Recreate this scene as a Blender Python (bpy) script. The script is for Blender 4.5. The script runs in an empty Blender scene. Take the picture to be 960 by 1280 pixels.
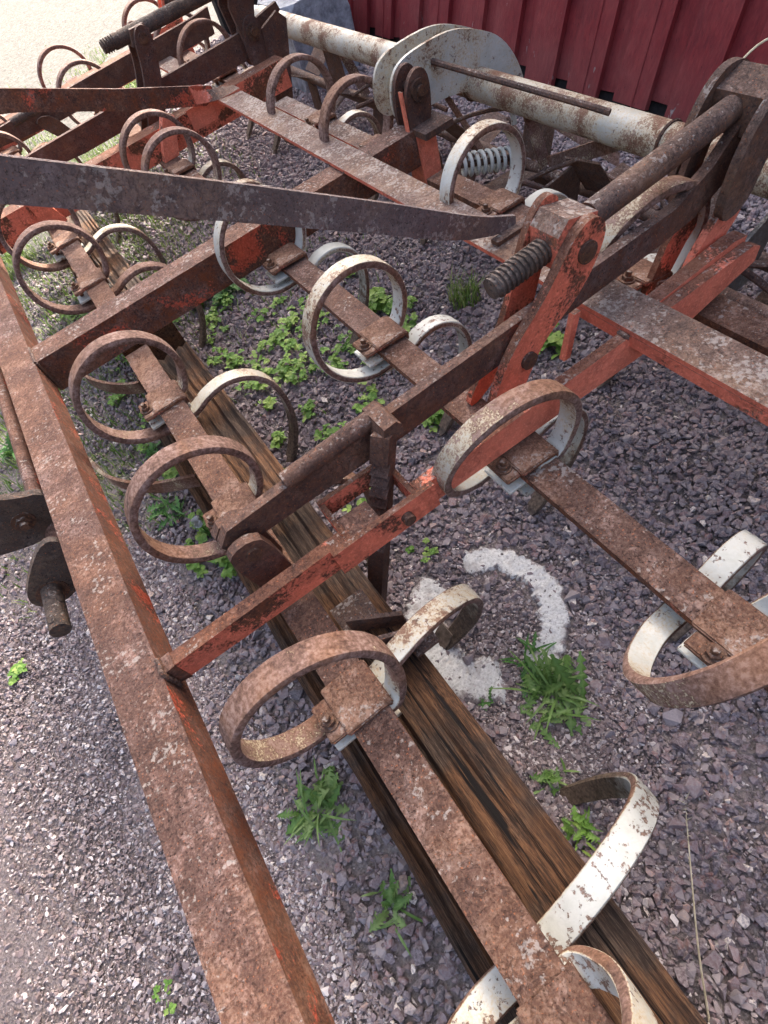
import bpy, bmesh, math, random
import numpy as np
from mathutils import Vector, Matrix, noise
random.seed(7); rng = np.random.default_rng(7)
SC = bpy.context.scene; COL = SC.collection
# ------------------------------------------------------------------ frames
# Everything is measured along the yard: u = towards the barn, v = along the barn, w = off the ground.
# The yard climbs towards the barn, so (u,v,w) sits tilted in the world.
TH = math.radians(19.5); ST, CT = math.sin(TH), math.cos(TH)
ORI = Vector((0.0407, 0.0, 0.45))
UV = Vector((-CT, 0, ST)); VV = Vector((0, 1, 0)); WV = Vector((ST, 0, CT))
YARD = Matrix(((UV.x, -VV.x, WV.x, ORI.x), (UV.y, -VV.y, WV.y, ORI.y), (UV.z, -VV.z, WV.z, ORI.z), (0, 0, 0, 1)))
GW = -0.585                                     # ground level (w)
def F(u, v, w): return Vector((u, -v, w))
ROOTS = []
# ------------------------------------------------------------------ node helpers
class NT:
    def __init__(s, name):
        s.m = bpy.data.materials.new(name); s.m.use_nodes = True
        s.t = s.m.node_tree; s.n = s.t.nodes; s.n.clear()
        s.out = s.n.new('ShaderNodeOutputMaterial'); s.b = s.n.new('ShaderNodeBsdfPrincipled')
        s.t.links.new(s.b.outputs[0], s.out.inputs[0])
        s.b.inputs['Specular IOR Level'].default_value = 0.3
    def L(s, a, b): s.t.links.new(a, b)
    def node(s, kind, **kw):
        n = s.n.new(kind)
        for k, v in kw.items(): setattr(n, k, v)
        return n
    def obj(s, rnd=False, scale=None):
        tc = s.node('ShaderNodeTexCoord'); o = tc.outputs['Object']
        if rnd:
            oi = s.node('ShaderNodeObjectInfo'); mu = s.node('ShaderNodeMath', operation='MULTIPLY'); mu.inputs[1].default_value = 40
            s.L(oi.outputs['Random'], mu.inputs[0]); ad = s.node('ShaderNodeVectorMath', operation='ADD')
            s.L(o, ad.inputs[0]); s.L(mu.outputs[0], ad.inputs[1]); o = ad.outputs[0]
        if scale:
            ml = s.node('ShaderNodeVectorMath', operation='MULTIPLY'); ml.inputs[1].default_value = scale
            s.L(o, ml.inputs[0]); o = ml.outputs[0]
        return o
    def noise(s, vec, scale, detail=6, rough=.6, dist=0.):
        n = s.node('ShaderNodeTexNoise'); n.inputs['Scale'].default_value = scale; n.inputs['Detail'].default_value = detail
        n.inputs['Roughness'].default_value = rough; n.inputs['Distortion'].default_value = dist
        s.L(vec, n.inputs['Vector']); return n.outputs['Fac']
    def ramp(s, fac, stops, interp='LINEAR'):
        r = s.node('ShaderNodeValToRGB'); e = r.color_ramp; e.interpolation = interp
        while len(e.elements) < len(stops): e.elements.new(.5)
        for el, (p, c) in zip(e.elements, stops):
            el.position = p; el.color = (c, c, c, 1) if isinstance(c, (int, float)) else (*c, 1)
        s.L(fac, r.inputs[0]); return r.outputs[0]
    def step(s, fac, a, b): return s.ramp(fac, [(a, 0.), (b, 1.)])
    def mix(s, fac, a, b):
        m = s.node('ShaderNodeMix', data_type='RGBA')
        for sock, val in ((m.inputs[0], fac), (m.inputs[6], a), (m.inputs[7], b)):
            if hasattr(val, 'links'): s.L(val, sock)
            elif isinstance(val, tuple): sock.default_value = (*val, 1)
            else: sock.default_value = val
        return m.outputs[2]
    def math(s, op, a, b=0., clamp=False):
        m = s.node('ShaderNodeMath', operation=op); m.use_clamp = clamp
        for i, val in enumerate((a, b)):
            if hasattr(val, 'links'): s.L(val, m.inputs[i])
            else: m.inputs[i].default_value = val
        return m.outputs[0]
    def up(s, d=None, lo=.25, hi=.75):
        g = s.node('ShaderNodeNewGeometry'); vm = s.node('ShaderNodeVectorMath', operation='DOT_PRODUCT')
        vm.inputs[1].default_value = d or WV; s.L(g.outputs['Normal'], vm.inputs[0]); return s.step(vm.outputs['Value'], lo, hi)
    def attr(s, name, kind='OBJECT'):
        a = s.node('ShaderNodeAttribute', attribute_type=kind); a.attribute_name = name; return a
    def done(s, col, rough=.85, bump=None, dist=.002, strength=.6):
        if hasattr(col, 'links'): s.L(col, s.b.inputs['Base Color'])
        else: s.b.inputs['Base Color'].default_value = (*col, 1)
        if hasattr(rough, 'links'): s.L(rough, s.b.inputs['Roughness'])
        else: s.b.inputs['Roughness'].default_value = rough
        if bump is not None:
            bn = s.node('ShaderNodeBump'); bn.inputs['Distance'].default_value = dist; bn.inputs['Strength'].default_value = strength
            s.L(bump, bn.inputs['Height']); s.L(bn.outputs[0], s.b.inputs['Normal'])
        return s.m

def iron(name, dark, mid, light, paint=(.50, .075, .035), amt=.5, top_amt=None, lichen=.4, soft=.05, hot=(.30, .085, .025), allover=0.):
    """rusted steel with remains of red paint, dusty/lichened tops"""
    M = NT(name); o = M.obj()
    n1 = M.noise(o, 14, 8, .68, .3); n2 = M.noise(o, 130, 5, .65); n3 = M.noise(o, 5.5, 7, .66, .5); n4 = M.noise(o, 420, 3, .6)
    n5 = M.noise(o, 55, 6, .7)
    f = M.math('ADD', M.math('MULTIPLY', n1, .30), M.math('ADD', M.math('MULTIPLY', n2, .30), M.math('ADD', M.math('MULTIPLY', n5, .20), M.math('MULTIPLY', M.noise(o, 2.3, 3, .6), .20))))
    rust = M.ramp(f, [(.41, dark), (.5, mid), (.58, light)])
    fl = M.step(M.noise(o, 19, 9, .72, .4), .50, .53); rust = M.mix(fl, M.mix(.42, rust, dark), rust)
    pit = M.step(M.noise(o, 170, 4, .6), .36, .41)
    rust = M.mix(pit, tuple(c * .55 for c in dark), rust)
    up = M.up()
    side = M.mix(M.step(M.math('ADD', M.math('MULTIPLY', M.noise(o, 22, 6, .7), .6), M.math('MULTIPLY', n2, .4)), .43, .6), rust, hot)  # sides show more orange rust; their colour is also raised as fill light
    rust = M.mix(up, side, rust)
    big = M.noise(o, 3.2, 4, .6)
    rust = M.mix(M.math('MULTIPLY', M.step(big, .44, .58), .5), rust, M.ramp(f, [(.41, tuple(c * .55 for c in mid)), (.5, (mid[0] * 1.25, mid[1] * 1.02, mid[2] * .72)), (.58, (light[0] * 1.18, light[1] * .98, light[2] * .68))]))
    # paint
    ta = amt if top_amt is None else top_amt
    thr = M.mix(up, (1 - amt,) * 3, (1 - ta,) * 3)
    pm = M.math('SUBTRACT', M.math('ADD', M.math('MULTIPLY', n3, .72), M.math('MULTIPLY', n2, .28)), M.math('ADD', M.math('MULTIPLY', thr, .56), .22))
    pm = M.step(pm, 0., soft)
    pc = M.mix(M.step(n1, .35, .7), tuple(c * .62 for c in paint), paint)
    pc = M.mix(M.math('MULTIPLY', M.step(n2, .5, .7), .5), pc, tuple(min(1, c * 1.35 + .05) for c in paint))
    col = M.mix(pm, rust, pc)
    # orange pinpricks and pale lichen on tops
    col = M.mix(M.math('MULTIPLY', M.step(M.noise(o, 210, 3, .5), .63, .7), .55), col, (.36, .12, .045))
    li = M.step(M.math('ADD', M.math('MULTIPLY', M.noise(o, 95, 4, .6), .55), M.math('MULTIPLY', M.noise(o, 11, 4, .6), .45)), .595 - .07 * lichen, .635 - .07 * lichen)
    li = M.math('MULTIPLY', M.math('MULTIPLY', li, M.math('MAXIMUM', up, allover)), .62)
    col = M.mix(li, col, (.33, .30, .265))
    dust = M.math('MULTIPLY', M.math('MULTIPLY', M.step(M.noise(o, 260, 4, .7), .47, .62), up), .13 * min(1, .35 + lichen))
    col = M.mix(dust, col, (.30, .235, .20))
    h = M.math('ADD', M.math('MULTIPLY', n2, .6), M.math('ADD', M.math('MULTIPLY', n4, .25), M.math('ADD', M.math('MULTIPLY', pm, .35), M.math('ADD', M.math('MULTIPLY', pit, .3), M.math('MULTIPLY', fl, .45)))))
    return M.done(col, M.mix(pm, (.9,) * 3, (.62,) * 3), h, .0028, .85)

def tine_mat():
    """spring steel: cream paint worn to rust; obj['wear'] 0 = cream, 1 = bare rust"""
    M = NT('worn_cream_spring_steel'); o = M.obj(rnd=True); w = M.attr('wear').outputs['Fac']
    n1 = M.noise(o, 16, 8, .68, .3); n2 = M.noise(o, 110, 5, .65); n3 = M.noise(o, 6, 5, .6, .4); n4 = M.noise(o, 400, 3, .6)
    n5 = M.noise(o, 240, 3, .6)
    f = M.math('ADD', M.math('MULTIPLY', n1, .4), M.math('MULTIPLY', n2, .6))
    rust = M.ramp(f, [(.38, (.055, .030, .021)), (.5, (.150, .088, .066)), (.62, (.265, .185, .155))])
    rust = M.mix(M.math('MULTIPLY', M.step(n3, .5, .62), .5), rust, M.ramp(f, [(.38, (.09, .036, .014)), (.6, (.21, .10, .045))]))
    cream = M.mix(M.step(n1, .35, .66), (.38, .385, .335), (.50, .51, .465))
    mk = M.math('ADD', M.math('ADD', M.math('MULTIPLY', n3, .38), M.math('MULTIPLY', n1, .20)), M.math('ADD', M.math('MULTIPLY', n2, .22), M.math('MULTIPLY', n5, .20)))
    ba = M.attr('bare', 'GEOMETRY').outputs['Fac']; mk = M.math('ADD', mk, M.math('MULTIPLY', M.math('SUBTRACT', ba, .5), .20))
    mk = M.math('SUBTRACT', M.math('ADD', mk, M.math('MULTIPLY', w, .36)), .48)
    yel = M.step(mk, .05, .17); pm = M.step(mk, .135, .185)
    cream = M.mix(M.math('MULTIPLY', yel, .75), cream, (.40, .285, .13))
    chip = M.step(M.math('ADD', M.math('MULTIPLY', M.noise(o, 62, 7, .72), .7), M.math('MULTIPLY', n3, .3)), .555, .575); pm = M.math('MAXIMUM', pm, M.math('MULTIPLY', chip, .9))
    col = M.mix(pm, cream, rust)
    dirt = M.attr('soil', 'GEOMETRY').outputs['Fac']
    dm = M.step(M.math('ADD', dirt, M.math('MULTIPLY', M.math('SUBTRACT', n1, .5), .9)), .45, .62)
    col = M.mix(dm, col, M.ramp(n2, [(.35, (.05, .035, .025)), (.65, (.17, .125, .09))]))
    h = M.math('ADD', M.math('MULTIPLY', n2, .5), M.math('ADD', M.math('MULTIPLY', n4, .2), M.math('MULTIPLY', pm, -.5)))
    return M.done(col, M.mix(pm, (.5,) * 3, (.88,) * 3), h, .0018, .7)

MT = {}
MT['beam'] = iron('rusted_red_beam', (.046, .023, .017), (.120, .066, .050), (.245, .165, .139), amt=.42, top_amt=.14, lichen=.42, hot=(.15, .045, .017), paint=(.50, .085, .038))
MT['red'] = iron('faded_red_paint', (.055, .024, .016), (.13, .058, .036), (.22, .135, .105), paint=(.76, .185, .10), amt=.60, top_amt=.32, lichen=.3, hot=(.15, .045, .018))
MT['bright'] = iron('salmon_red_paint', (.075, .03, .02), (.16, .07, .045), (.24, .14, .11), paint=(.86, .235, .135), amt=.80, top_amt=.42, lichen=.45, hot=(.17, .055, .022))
MT['bar'] = iron('rusted_tine_bar_steel', (.043, .021, .015), (.112, .063, .046), (.22, .15, .124), paint=(.40, .12, .07), amt=.32, top_amt=.13, lichen=.14, hot=(.18, .062, .025))
MT['plate'] = iron('lichened_flat_bar', (.065, .040, .032), (.150, .104, .086), (.25, .205, .182), paint=(.74, .19, .11), amt=.68, top_amt=.2, lichen=1.0)
MT['dark'] = iron('dark_brown_steel', (.042, .028, .023), (.100, .067, .056), (.175, .13, .113), amt=.1, top_amt=.04, lichen=.5, hot=(.13, .06, .032))
MT['lever'] = iron('brown_lever_steel', (.042, .025, .020), (.100, .060, .049), (.175, .118, .10), amt=.16, top_amt=.1, lichen=.42, hot=(.09, .036, .02))
MT['greasy'] = iron('greasy_screw_steel', (.03, .024, .021), (.08, .063, .054), (.155, .128, .11), amt=.02, lichen=.2, hot=(.065, .04, .028))
MT['bolt'] = iron('rusty_bolt', (.03, .018, .014), (.085, .05, .038), (.15, .10, .08), amt=.02, lichen=.2, hot=(.1, .045, .02))
MT['pale_blade'] = iron('pale_weathered_blade', (.08, .075, .068), (.17, .165, .15), (.29, .285, .265), amt=.02, lichen=.6, hot=(.14, .12, .10))
MT['brace'] = iron('lichened_mauve_brace', (.085, .065, .061), (.150, .118, .113), (.225, .190, .184), amt=.03, top_amt=.02, lichen=.62, hot=(.125, .090, .080), allover=1.)
MT['tine'] = tine_mat()

def wood_mat():
    M = NT('weathered_tarred_wood'); o = M.obj(scale=(1., .042, 1.)); oc = M.obj(scale=(1., .09, 1.)); o2 = M.obj()
    g1 = M.noise(o, 105, 12, .80, .3); g2 = M.noise(oc, 420, 6, .75, .2); p = M.noise(o2, 6, 6, .65); k = M.noise(M.obj(scale=(1., .018, 1.)), 46, 5, .65, .5)
    f = M.math('ADD', M.math('MULTIPLY', g1, .46), M.math('ADD', M.math('MULTIPLY', g2, .36), M.math('MULTIPLY', M.noise(M.obj(scale=(1., .03, 1.)), 700, 3, .6), .18)))
    tan = M.ramp(f, [(.39, (.013, .008, .005)), (.46, (.050, .026, .014)), (.52, (.130, .061, .027)), (.59, (.20, .105, .050)), (.67, (.28, .18, .11))])
    drk = M.ramp(f, [(.39, (.012, .008, .006)), (.50, (.050, .032, .022)), (.61, (.165, .115, .08))])
    col = M.mix(M.step(p, .43, .58), tan, drk)
    kn = M.noise(M.obj(scale=(1., .5, 1.)), 13, 3, .5); col = M.mix(M.step(kn, .66, .72), col, M.mix(.6, col, (.02, .012, .008)))
    cr = M.step(k, .365, .40); col = M.mix(cr, (.006, .004, .003), col)
    return M.done(col, .85, M.math('ADD', f, M.math('MULTIPLY', cr, .35)), .010, 1.)
MT['wood'] = wood_mat()

def gravel_mat():
    M = NT('purple_crushed_stone'); a = M.attr('tone', 'GEOMETRY').outputs['Fac']; o = M.obj()
    col = M.ramp(a, [(0., (0.048, 0.036, 0.037)), (.12, (0.122, 0.088, 0.095)), (.22, (0.080, 0.072, 0.079)), (.32, (0.175, 0.122, 0.122)), (.40, (0.133, 0.128, 0.140)), (.48, (0.196, 0.105, 0.095)),
                     (.56, (0.223, 0.165, 0.162)), (.64, (0.159, 0.112, 0.117)), (.72, (0.286, 0.235, 0.221)), (.80, (0.217, 0.195, 0.203)), (.88, (0.360, 0.300, 0.270)), (.94, (0.424, 0.265, 0.211)), (1., (0.721, 0.640, 0.540))])
    n = M.noise(o, 160, 5, .65); col = M.mix(M.step(n, .4, .66), col, (.27, .235, .24))
    n2 = M.noise(o, 3, 4, .6); col = M.mix(M.math('MULTIPLY', M.step(n2, .5, .7), .25), col, (.22, .18, .17))
    return M.done(col, .78, M.noise(o, 320, 4, .6), .0015, .6)
MT['gravel'] = gravel_mat()
def grit_mat():
    M = NT('pinkish_grit'); a = M.attr('tone', 'GEOMETRY').outputs['Fac']
    col = M.ramp(a, [(0., (.10, .078, .074)), (.3, (.16, .122, .117)), (.55, (.215, .169, .163)), (.8, (.275, .228, .219)), (1., (.58, .53, .50))])
    return M.done(col, .85, M.noise(M.obj(), 320, 4, .6), .0012, .5)
MT['grit'] = grit_mat()
def ground_mat():
    M = NT('dusty_grit'); o = M.obj()
    n = M.noise(o, 9, 8, .7); s = M.noise(o, 150, 6, .75); v = M.node('ShaderNodeTexVoronoi'); v.inputs['Scale'].default_value = 95; M.L(o, v.inputs['Vector'])
    col = M.ramp(s, [(.34, (.055, .045, .044)), (.5, (.125, .104, .10)), (.64, (.24, .205, .195))])
    col = M.mix(M.step(n, .42, .62), col, M.ramp(s, [(.35, (.15, .125, .115)), (.6, (.31, .275, .255))]))
    vc = M.node('ShaderNodeSeparateColor'); M.L(v.outputs['Color'], vc.inputs[0])
    col = M.mix(M.math('MULTIPLY', M.step(vc.outputs[0], .5, .9), .5), col, (.25, .20, .19))
    dn = M.step(M.math('ADD', M.attr('dust', 'GEOMETRY').outputs['Fac'], M.math('MULTIPLY', M.math('SUBTRACT', M.noise(o, 7, 6, .7), .5), 1.1)), .3, .75)
    col = M.mix(dn, col, M.ramp(s, [(.36, (.115, .094, .088)), (.5, (.205, .170, .161)), (.62, (.275, .238, .226))]))
    # beyond the pad: the pale gravel road; moss and soil near the front of the machine
    col = M.mix(M.attr('road', 'GEOMETRY').outputs['Fac'], col, M.ramp(M.math('ADD', M.math('MULTIPLY', s, .5), M.math('MULTIPLY', M.noise(o, 28, 6, .8), .5)), [(.38, (.035, .033, .028)), (.47, (.10, .095, .082)), (.56, (.19, .18, .16))]))
    g = M.attr('moss', 'GEOMETRY').outputs['Fac']
    gm = M.step(M.math('ADD', g, M.math('MULTIPLY', M.math('SUBTRACT', M.noise(o, 24, 6, .7), .5), 1.6)), .5, .8)
    col = M.mix(gm, col, M.ramp(s, [(.3, (.05, .075, .018)), (.7, (.19, .22, .07))]))
    return M.done(col, .95, M.math('ADD', s, M.math('MULTIPLY', v.outputs['Distance'], .8)), .012, .9)
MT['ground'] = ground_mat()
def concrete_mat():
    M = NT('rough_white_concrete'); o = M.obj(); n = M.noise(o, 130, 6, .7); p = M.noise(o, 14, 5, .6)
    col = M.ramp(n, [(.3, (.24, .23, .21)), (.45, (.50, .50, .47)), (.6, (.62, .62, .59))])
    col = M.mix(M.step(p, .55, .72), col, (.33, .29, .26))
    col = M.mix(M.step(M.noise(o, 75, 3, .5), .64, .70), col, (.10, .085, .08))
    em = M.step(M.math('ADD', M.attr('edge', 'GEOMETRY').outputs['Fac'], M.math('MULTIPLY', M.math('SUBTRACT', M.noise(o, 38, 7, .75), .5), 2.2)), .62, .86)
    col = M.mix(em, col, M.ramp(n, [(.36, (.10, .083, .08)), (.6, (.29, .25, .24))]))
    return M.done(col, .95, n, .004, .8)
MT['concrete'] = concrete_mat()
def leaf_mat(name, a, b, c):
    M = NT(name); o = M.obj(); t = M.attr('tone', 'GEOMETRY').outputs['Fac']
    col = M.ramp(t, [(0., a), (.55, b), (1., c)]); col = M.mix(M.math('MULTIPLY', M.step(M.noise(o, 60, 4, .6), .4, .7), .35), col, tuple(x * .6 for x in a))
    M.b.inputs['Subsurface Weight'].default_value = 0.
    m = M.done(col, .5, M.noise(o, 180, 3, .5), .001, .4)
    tr = M.node('ShaderNodeBsdfTranslucent'); M.L(M.mix(.3, col, (.25, .34, .03)), tr.inputs[0]); ms = M.node('ShaderNodeMixShader'); ms.inputs[0].default_value = .22
    M.L(M.b.outputs[0], ms.inputs[1]); M.L(tr.outputs[0], ms.inputs[2]); M.L(ms.outputs[0], M.out.inputs[0]); return m
MT['leaf'] = leaf_mat('dandelion_green', (.055, .125, .026), (.125, .235, .055), (.24, .34, .12))
MT['lime'] = leaf_mat('young_leaf_green', (.085, .19, .03), (.17, .32, .055), (.30, .42, .10))
MT['deep'] = leaf_mat('deep_leaf_green', (.03, .095, .022), (.07, .19, .045), (.13, .28, .075))
MT['grass'] = leaf_mat('grass_green', (.07, .14, .03), (.15, .25, .055), (.30, .34, .13))
def simple(name, c1, c2, sc=30, rough=.7, bump=.002, spec=.3):
    M = NT(name); o = M.obj(); n = M.noise(o, sc, 7, .68); M.b.inputs['Specular IOR Level'].default_value = spec
    return M.done(M.ramp(n, [(.32, c1), (.68, c2)]), rough, n, bump, .8)
MT['rock'] = simple('grey_rock', (.11, .12, .135), (.36, .385, .42), 16, .9, .02)
MT['straw'] = simple('dry_straw', (.35, .29, .17), (.62, .56, .40), 40, .8)
MT['fluff'] = simple('white_fluff', (.6, .6, .58), (.8, .8, .78), 90, 1.)
MT['bin'] = simple('black_plastic', (.012, .014, .016), (.04, .045, .05), 9, .28, .001, .6)
MT['pale'] = simple('pale_chipped_steel_and_highlight', (.40, .42, .44), (.74, .76, .78), 12, .6)
MT['void'] = simple('tarred_boards', (.010, .009, .009), (.03, .027, .026), 20, .9)
MT['rooftin'] = simple('dark_roof_sheet', (.06, .05, .05), (.12, .10, .10), 6, .6)
def barn_mat():
    M = NT('peeling_red_barn_paint'); o = M.obj(scale=(1., 1., .08)); o2 = M.obj()
    g = M.noise(o, 60, 6, .65); p = M.noise(o2, 4, 6, .6); q = M.noise(M.obj(scale=(1., 1., .25)), 26, 6, .7)
    col = M.ramp(M.math('ADD', M.math('MULTIPLY', g, .5), M.math('MULTIPLY', p, .5)), [(.38, (.125, .011, .014)), (.52, (.185, .017, .019)), (.65, (.24, .030, .030))])
    h = M.attr('low', 'GEOMETRY').outputs['Fac']                      # paint peels towards the foot of the wall
    pk = M.step(M.math('ADD', q, M.math('MULTIPLY', h, .12)), .745, .77)
    col = M.mix(pk, col, M.ramp(g, [(.35, (.20, .16, .15)), (.65, (.46, .41, .39))]))
    col = M.mix(M.math('MULTIPLY', M.step(M.math('ADD', M.math('MULTIPLY', h, .5), M.math('MULTIPLY', M.math('SUBTRACT', p, .5), 1.2)), .22, .6), .45), col, (.10, .045, .04)); col = M.mix(M.math('MULTIPLY', M.step(M.noise(M.obj(scale=(1., 1., .12)), 9, 5, .6), .5, .68), .35), col, (.26, .055, .05))
    ck = M.step(M.noise(M.obj(scale=(1., 1., .03)), 150, 3, .5), .68, .71)
    col = M.mix(M.math('MULTIPLY', ck, .7), col, (.035, .006, .006))
    return M.done(col, .62, M.math('ADD', g, M.math('MULTIPLY', pk, -.6)), .004, .7)
MT['barn'] = barn_mat()
# ------------------------------------------------------------------ mesh helpers
def link(name, me, parent=None):
    o = bpy.data.objects.new(name, me); COL.objects.link(o)
    if parent: o.parent = parent
    else: ROOTS.append(o)
    return o
def build(name, bm, mat, parent=None, smooth=False, bevel=0., segs=2):
    if bevel:
        es = [e for e in bm.edges if len(e.link_faces) == 2 and e.calc_face_angle(0) > .6]
        bmesh.ops.bevel(bm, geom=es, offset=bevel, segments=segs, profile=.6, affect='EDGES', clamp_overlap=True)
    bmesh.ops.recalc_face_normals(bm, faces=bm.faces[:])
    me = bpy.data.meshes.new(name); bm.to_mesh(me); bm.free(); me.materials.append(mat)
    o = link(name, me, parent)
    if smooth:
        for p in me.polygons: p.use_smooth = True
        me.set_sharp_from_angle(angle=math.radians(40))
    return o
def B(): return bmesh.new()
def hexa(bm, pts):
    v = [bm.verts.new(p) for p in pts]
    for f in ((0, 1, 2, 3), (7, 6, 5, 4), (0, 4, 5, 1), (1, 5, 6, 2), (2, 6, 7, 3), (3, 7, 4, 0)): bm.faces.new([v[i] for i in f])
def box(bm, u, v, w):
    hexa(bm, [F(u[a], v[b], w[c]) for c in (0, 1) for a, b in ((0, 0), (1, 0), (1, 1), (0, 1))]); return bm
def chaikin(pts, k=2, c=.25):
    for _ in range(k):
        q = []
        for i in range(len(pts)):
            a, b = pts[i], pts[(i + 1) % len(pts)]
            q += [(a[0] + (b[0] - a[0]) * c, a[1] + (b[1] - a[1]) * c), (a[0] + (b[0] - a[0]) * (1 - c), a[1] + (b[1] - a[1]) * (1 - c))]
        pts = q
    return pts
def prism(bm, pts, v0, v1, rnd=0):
    """outline in the u-w plane, extruded along v"""
    if rnd: pts = chaikin(pts, rnd)
    a = [bm.verts.new(F(p[0], v0, p[1])) for p in pts]; b = [bm.verts.new(F(p[0], v1, p[1])) for p in pts]; n = len(pts)
    bm.faces.new(a); bm.faces.new(b[::-1])
    for i in range(n): bm.faces.new((a[i], b[i], b[(i + 1) % n], a[(i + 1) % n]))
    return bm
def bar(bm, p0, p1, wd, th):
    """rectangular bar between two points; wd, th = full vectors across"""
    p0, p1, wd, th = (F(*p) for p in (p0, p1, wd, th))
    hexa(bm, [p + a * wd / 2 + b * th / 2 for p in (p0, p1) for a, b in ((-1, -1), (1, -1), (1, 1), (-1, 1))]); return bm
def cyl(bm, p0, p1, r, n=20, r1=None):
    p0, p1 = F(*p0), F(*p1); d = (p1 - p0).normalized(); x = d.orthogonal().normalized(); y = d.cross(x)
    r1 = r if r1 is None else r1; A, Bv = [], []
    for i in range(n):
        a = 2 * math.pi * i / n; e = x * math.cos(a) + y * math.sin(a); A.append(bm.verts.new(p0 + e * r)); Bv.append(bm.verts.new(p1 + e * r1))
    bm.faces.new(A[::-1]); bm.faces.new(Bv)
    for i in range(n): bm.faces.new((A[i], A[(i + 1) % n], Bv[(i + 1) % n], Bv[i]))
    return bm
def tube(bm, pts, r, n=8, taper=None):
    pts = [F(*p) for p in pts]; rings = []; prev = None
    for i, p in enumerate(pts):
        d = (pts[min(i + 1, len(pts) - 1)] - pts[max(i - 1, 0)]).normalized()
        x = d.orthogonal().normalized() if prev is None else (prev - d * prev.dot(d)).normalized(); prev = x; y = d.cross(x)
        rr = r if taper is None else r * (1 + (taper - 1) * i / (len(pts) - 1))
        rings.append([bm.verts.new(p + (x * math.cos(2 * math.pi * k / n) + y * math.sin(2 * math.pi * k / n)) * rr) for k in range(n)])
    for a, b in zip(rings, rings[1:]):
        for k in range(n): bm.faces.new((a[k], a[(k + 1) % n], b[(k + 1) % n], b[k]))
    bm.faces.new(rings[0][::-1]); bm.faces.new(rings[-1]); return bm
def hexbolt(bm, p, d, r, h, n=6):
    d = Vector(d).normalized(); e = tuple(Vector(p) + d * h); cyl(bm, p, e, r, n); cyl(bm, e, tuple(Vector(e) + d * h * .9), r * .55, 10)
    cyl(bm, tuple(Vector(p) - d * .002), tuple(Vector(p) + d * .004), r * 1.45, 16); return bm
def smooth_path(pts, k=4):
    """Catmull-Rom through 2-D/3-D points"""
    P = [Vector(p) for p in pts]; P = [P[0] * 2 - P[1]] + P + [P[-1] * 2 - P[-2]]; out = []
    for i in range(1, len(P) - 2):
        for j in range(k):
            t = j / k; a, b, c, d = P[i - 1:i + 3]
            out.append(.5 * ((2 * b) + (c - a) * t + (2 * a - 5 * b + 4 * c - d) * t * t + (3 * b - a - 3 * c + d) * t ** 3))
    out.append(P[-2]); return out
def props(o, label, cat, group=None, kind=None):
    o['label'] = label; o['category'] = cat
    if group: o['group'] = group
    if kind: o['kind'] = kind
    return o
def thing(name, loc, label, cat, group=None):
    o = bpy.data.objects.new(name, None); COL.objects.link(o); ROOTS.append(o); o.location = loc; o.empty_display_size = .1
    return props(o, label, cat, group)
# ================================================================== THE HARROW
HR = thing('spring_tooth_harrow', F(0, 0, 0), 'large rusty red spring-tooth harrow with cream coiled tines, parked on the purple gravel', 'harrow')
def part(name, bm, mat, bevel=.0025, parent=None, label=None, smooth=False):
    o = build(name, bm, MT[mat], parent or HR, smooth, bevel)
    if label: o['label'] = label
    return o
# front beam (square tube with rounded corners) and the beams running back
part('front_beam', box(B(), (-.106, 0), (-.75, 6.2), (-.104, 0)), 'beam', .011, smooth=True)
part('frame_beam', box(B(), (.0015, 1.56), (1.975, 2.075), (-.128, -.002)), 'beam', .009, smooth=True)
part('frame_beam', box(B(), (.0015, 1.66), (3.25, 3.345), (-.125, -.002)), 'red', .009, smooth=True)
part('frame_beam', box(B(), (.0015, 1.66), (4.60, 4.69), (-.125, -.002)), 'red', .009, smooth=True)
# weld beads where the beams meet
wb = B()
tube(wb, [(.004, 1.972, -.12), (.006, 1.968, -.06), (.004, 1.972, -.002)], .006, 7); tube(wb, [(.003, 1.972, 0), (.003, 2.02, .001), (.003, 2.078, 0)], .005, 7)
part('weld_bead', wb, 'dark', 0)
for P_ in ([(.003, .668, -.062), (.005, .667, -.03), (.003, .670, .002), (.004, .69, .004), (.003, .709, .003)], [(.004, 3.247, -.12), (.006, 3.245, -.06), (.004, 3.247, .0), (.004, 3.30, .001)],
           [(1.24, 1.973, .001), (1.30, 1.971, .002), (1.355, 1.972, .0)], [(1.24, 2.077, .0), (1.30, 2.079, .002), (1.355, 2.077, .0)], [(1.238, .676, -.003), (1.236, .69, .0), (1.238, .704, -.003)]):
    P_ = [tuple(Vector(p) + Vector((random.uniform(-.0015, .0015), random.uniform(-.0015, .0015), random.uniform(-.0015, .0015)))) for p in smooth_path(P_, 7)]
    part('weld_bead', tube(B(), P_, .0058, 7), 'dark', 0)
# the near side beam: flat channel on edge
sb = B(); prism(sb, [(.002, .001), (.447, .004), (.447, -.075), (.2, -.070), (.002, -.064)], .674, .705); part('side_beam', sb, 'red', .004)
sb = B(); prism(sb, [(.633, -.003), (1.36, -.003), (1.63, .004), (1.66, -.012), (1.655, -.05), (1.45, -.098), (.633, -.080)], .676, .704); part('side_beam', sb, 'bright', .004)
sr = B(); prism(sr, [(1.30, -.004), (1.60, .020), (1.645, .012), (1.635, -.03), (1.46, -.112), (1.30, -.092)], .706, .742)
part('side_beam_end', sr, 'bright', .005)
sl = B(); prism(sl, [(-.04, -.004), (.03, .0035), (.03, -.0665), (-.02, -.05)], .6715, .7075)
part('weld_tab', sl, 'beam', .004)
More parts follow.
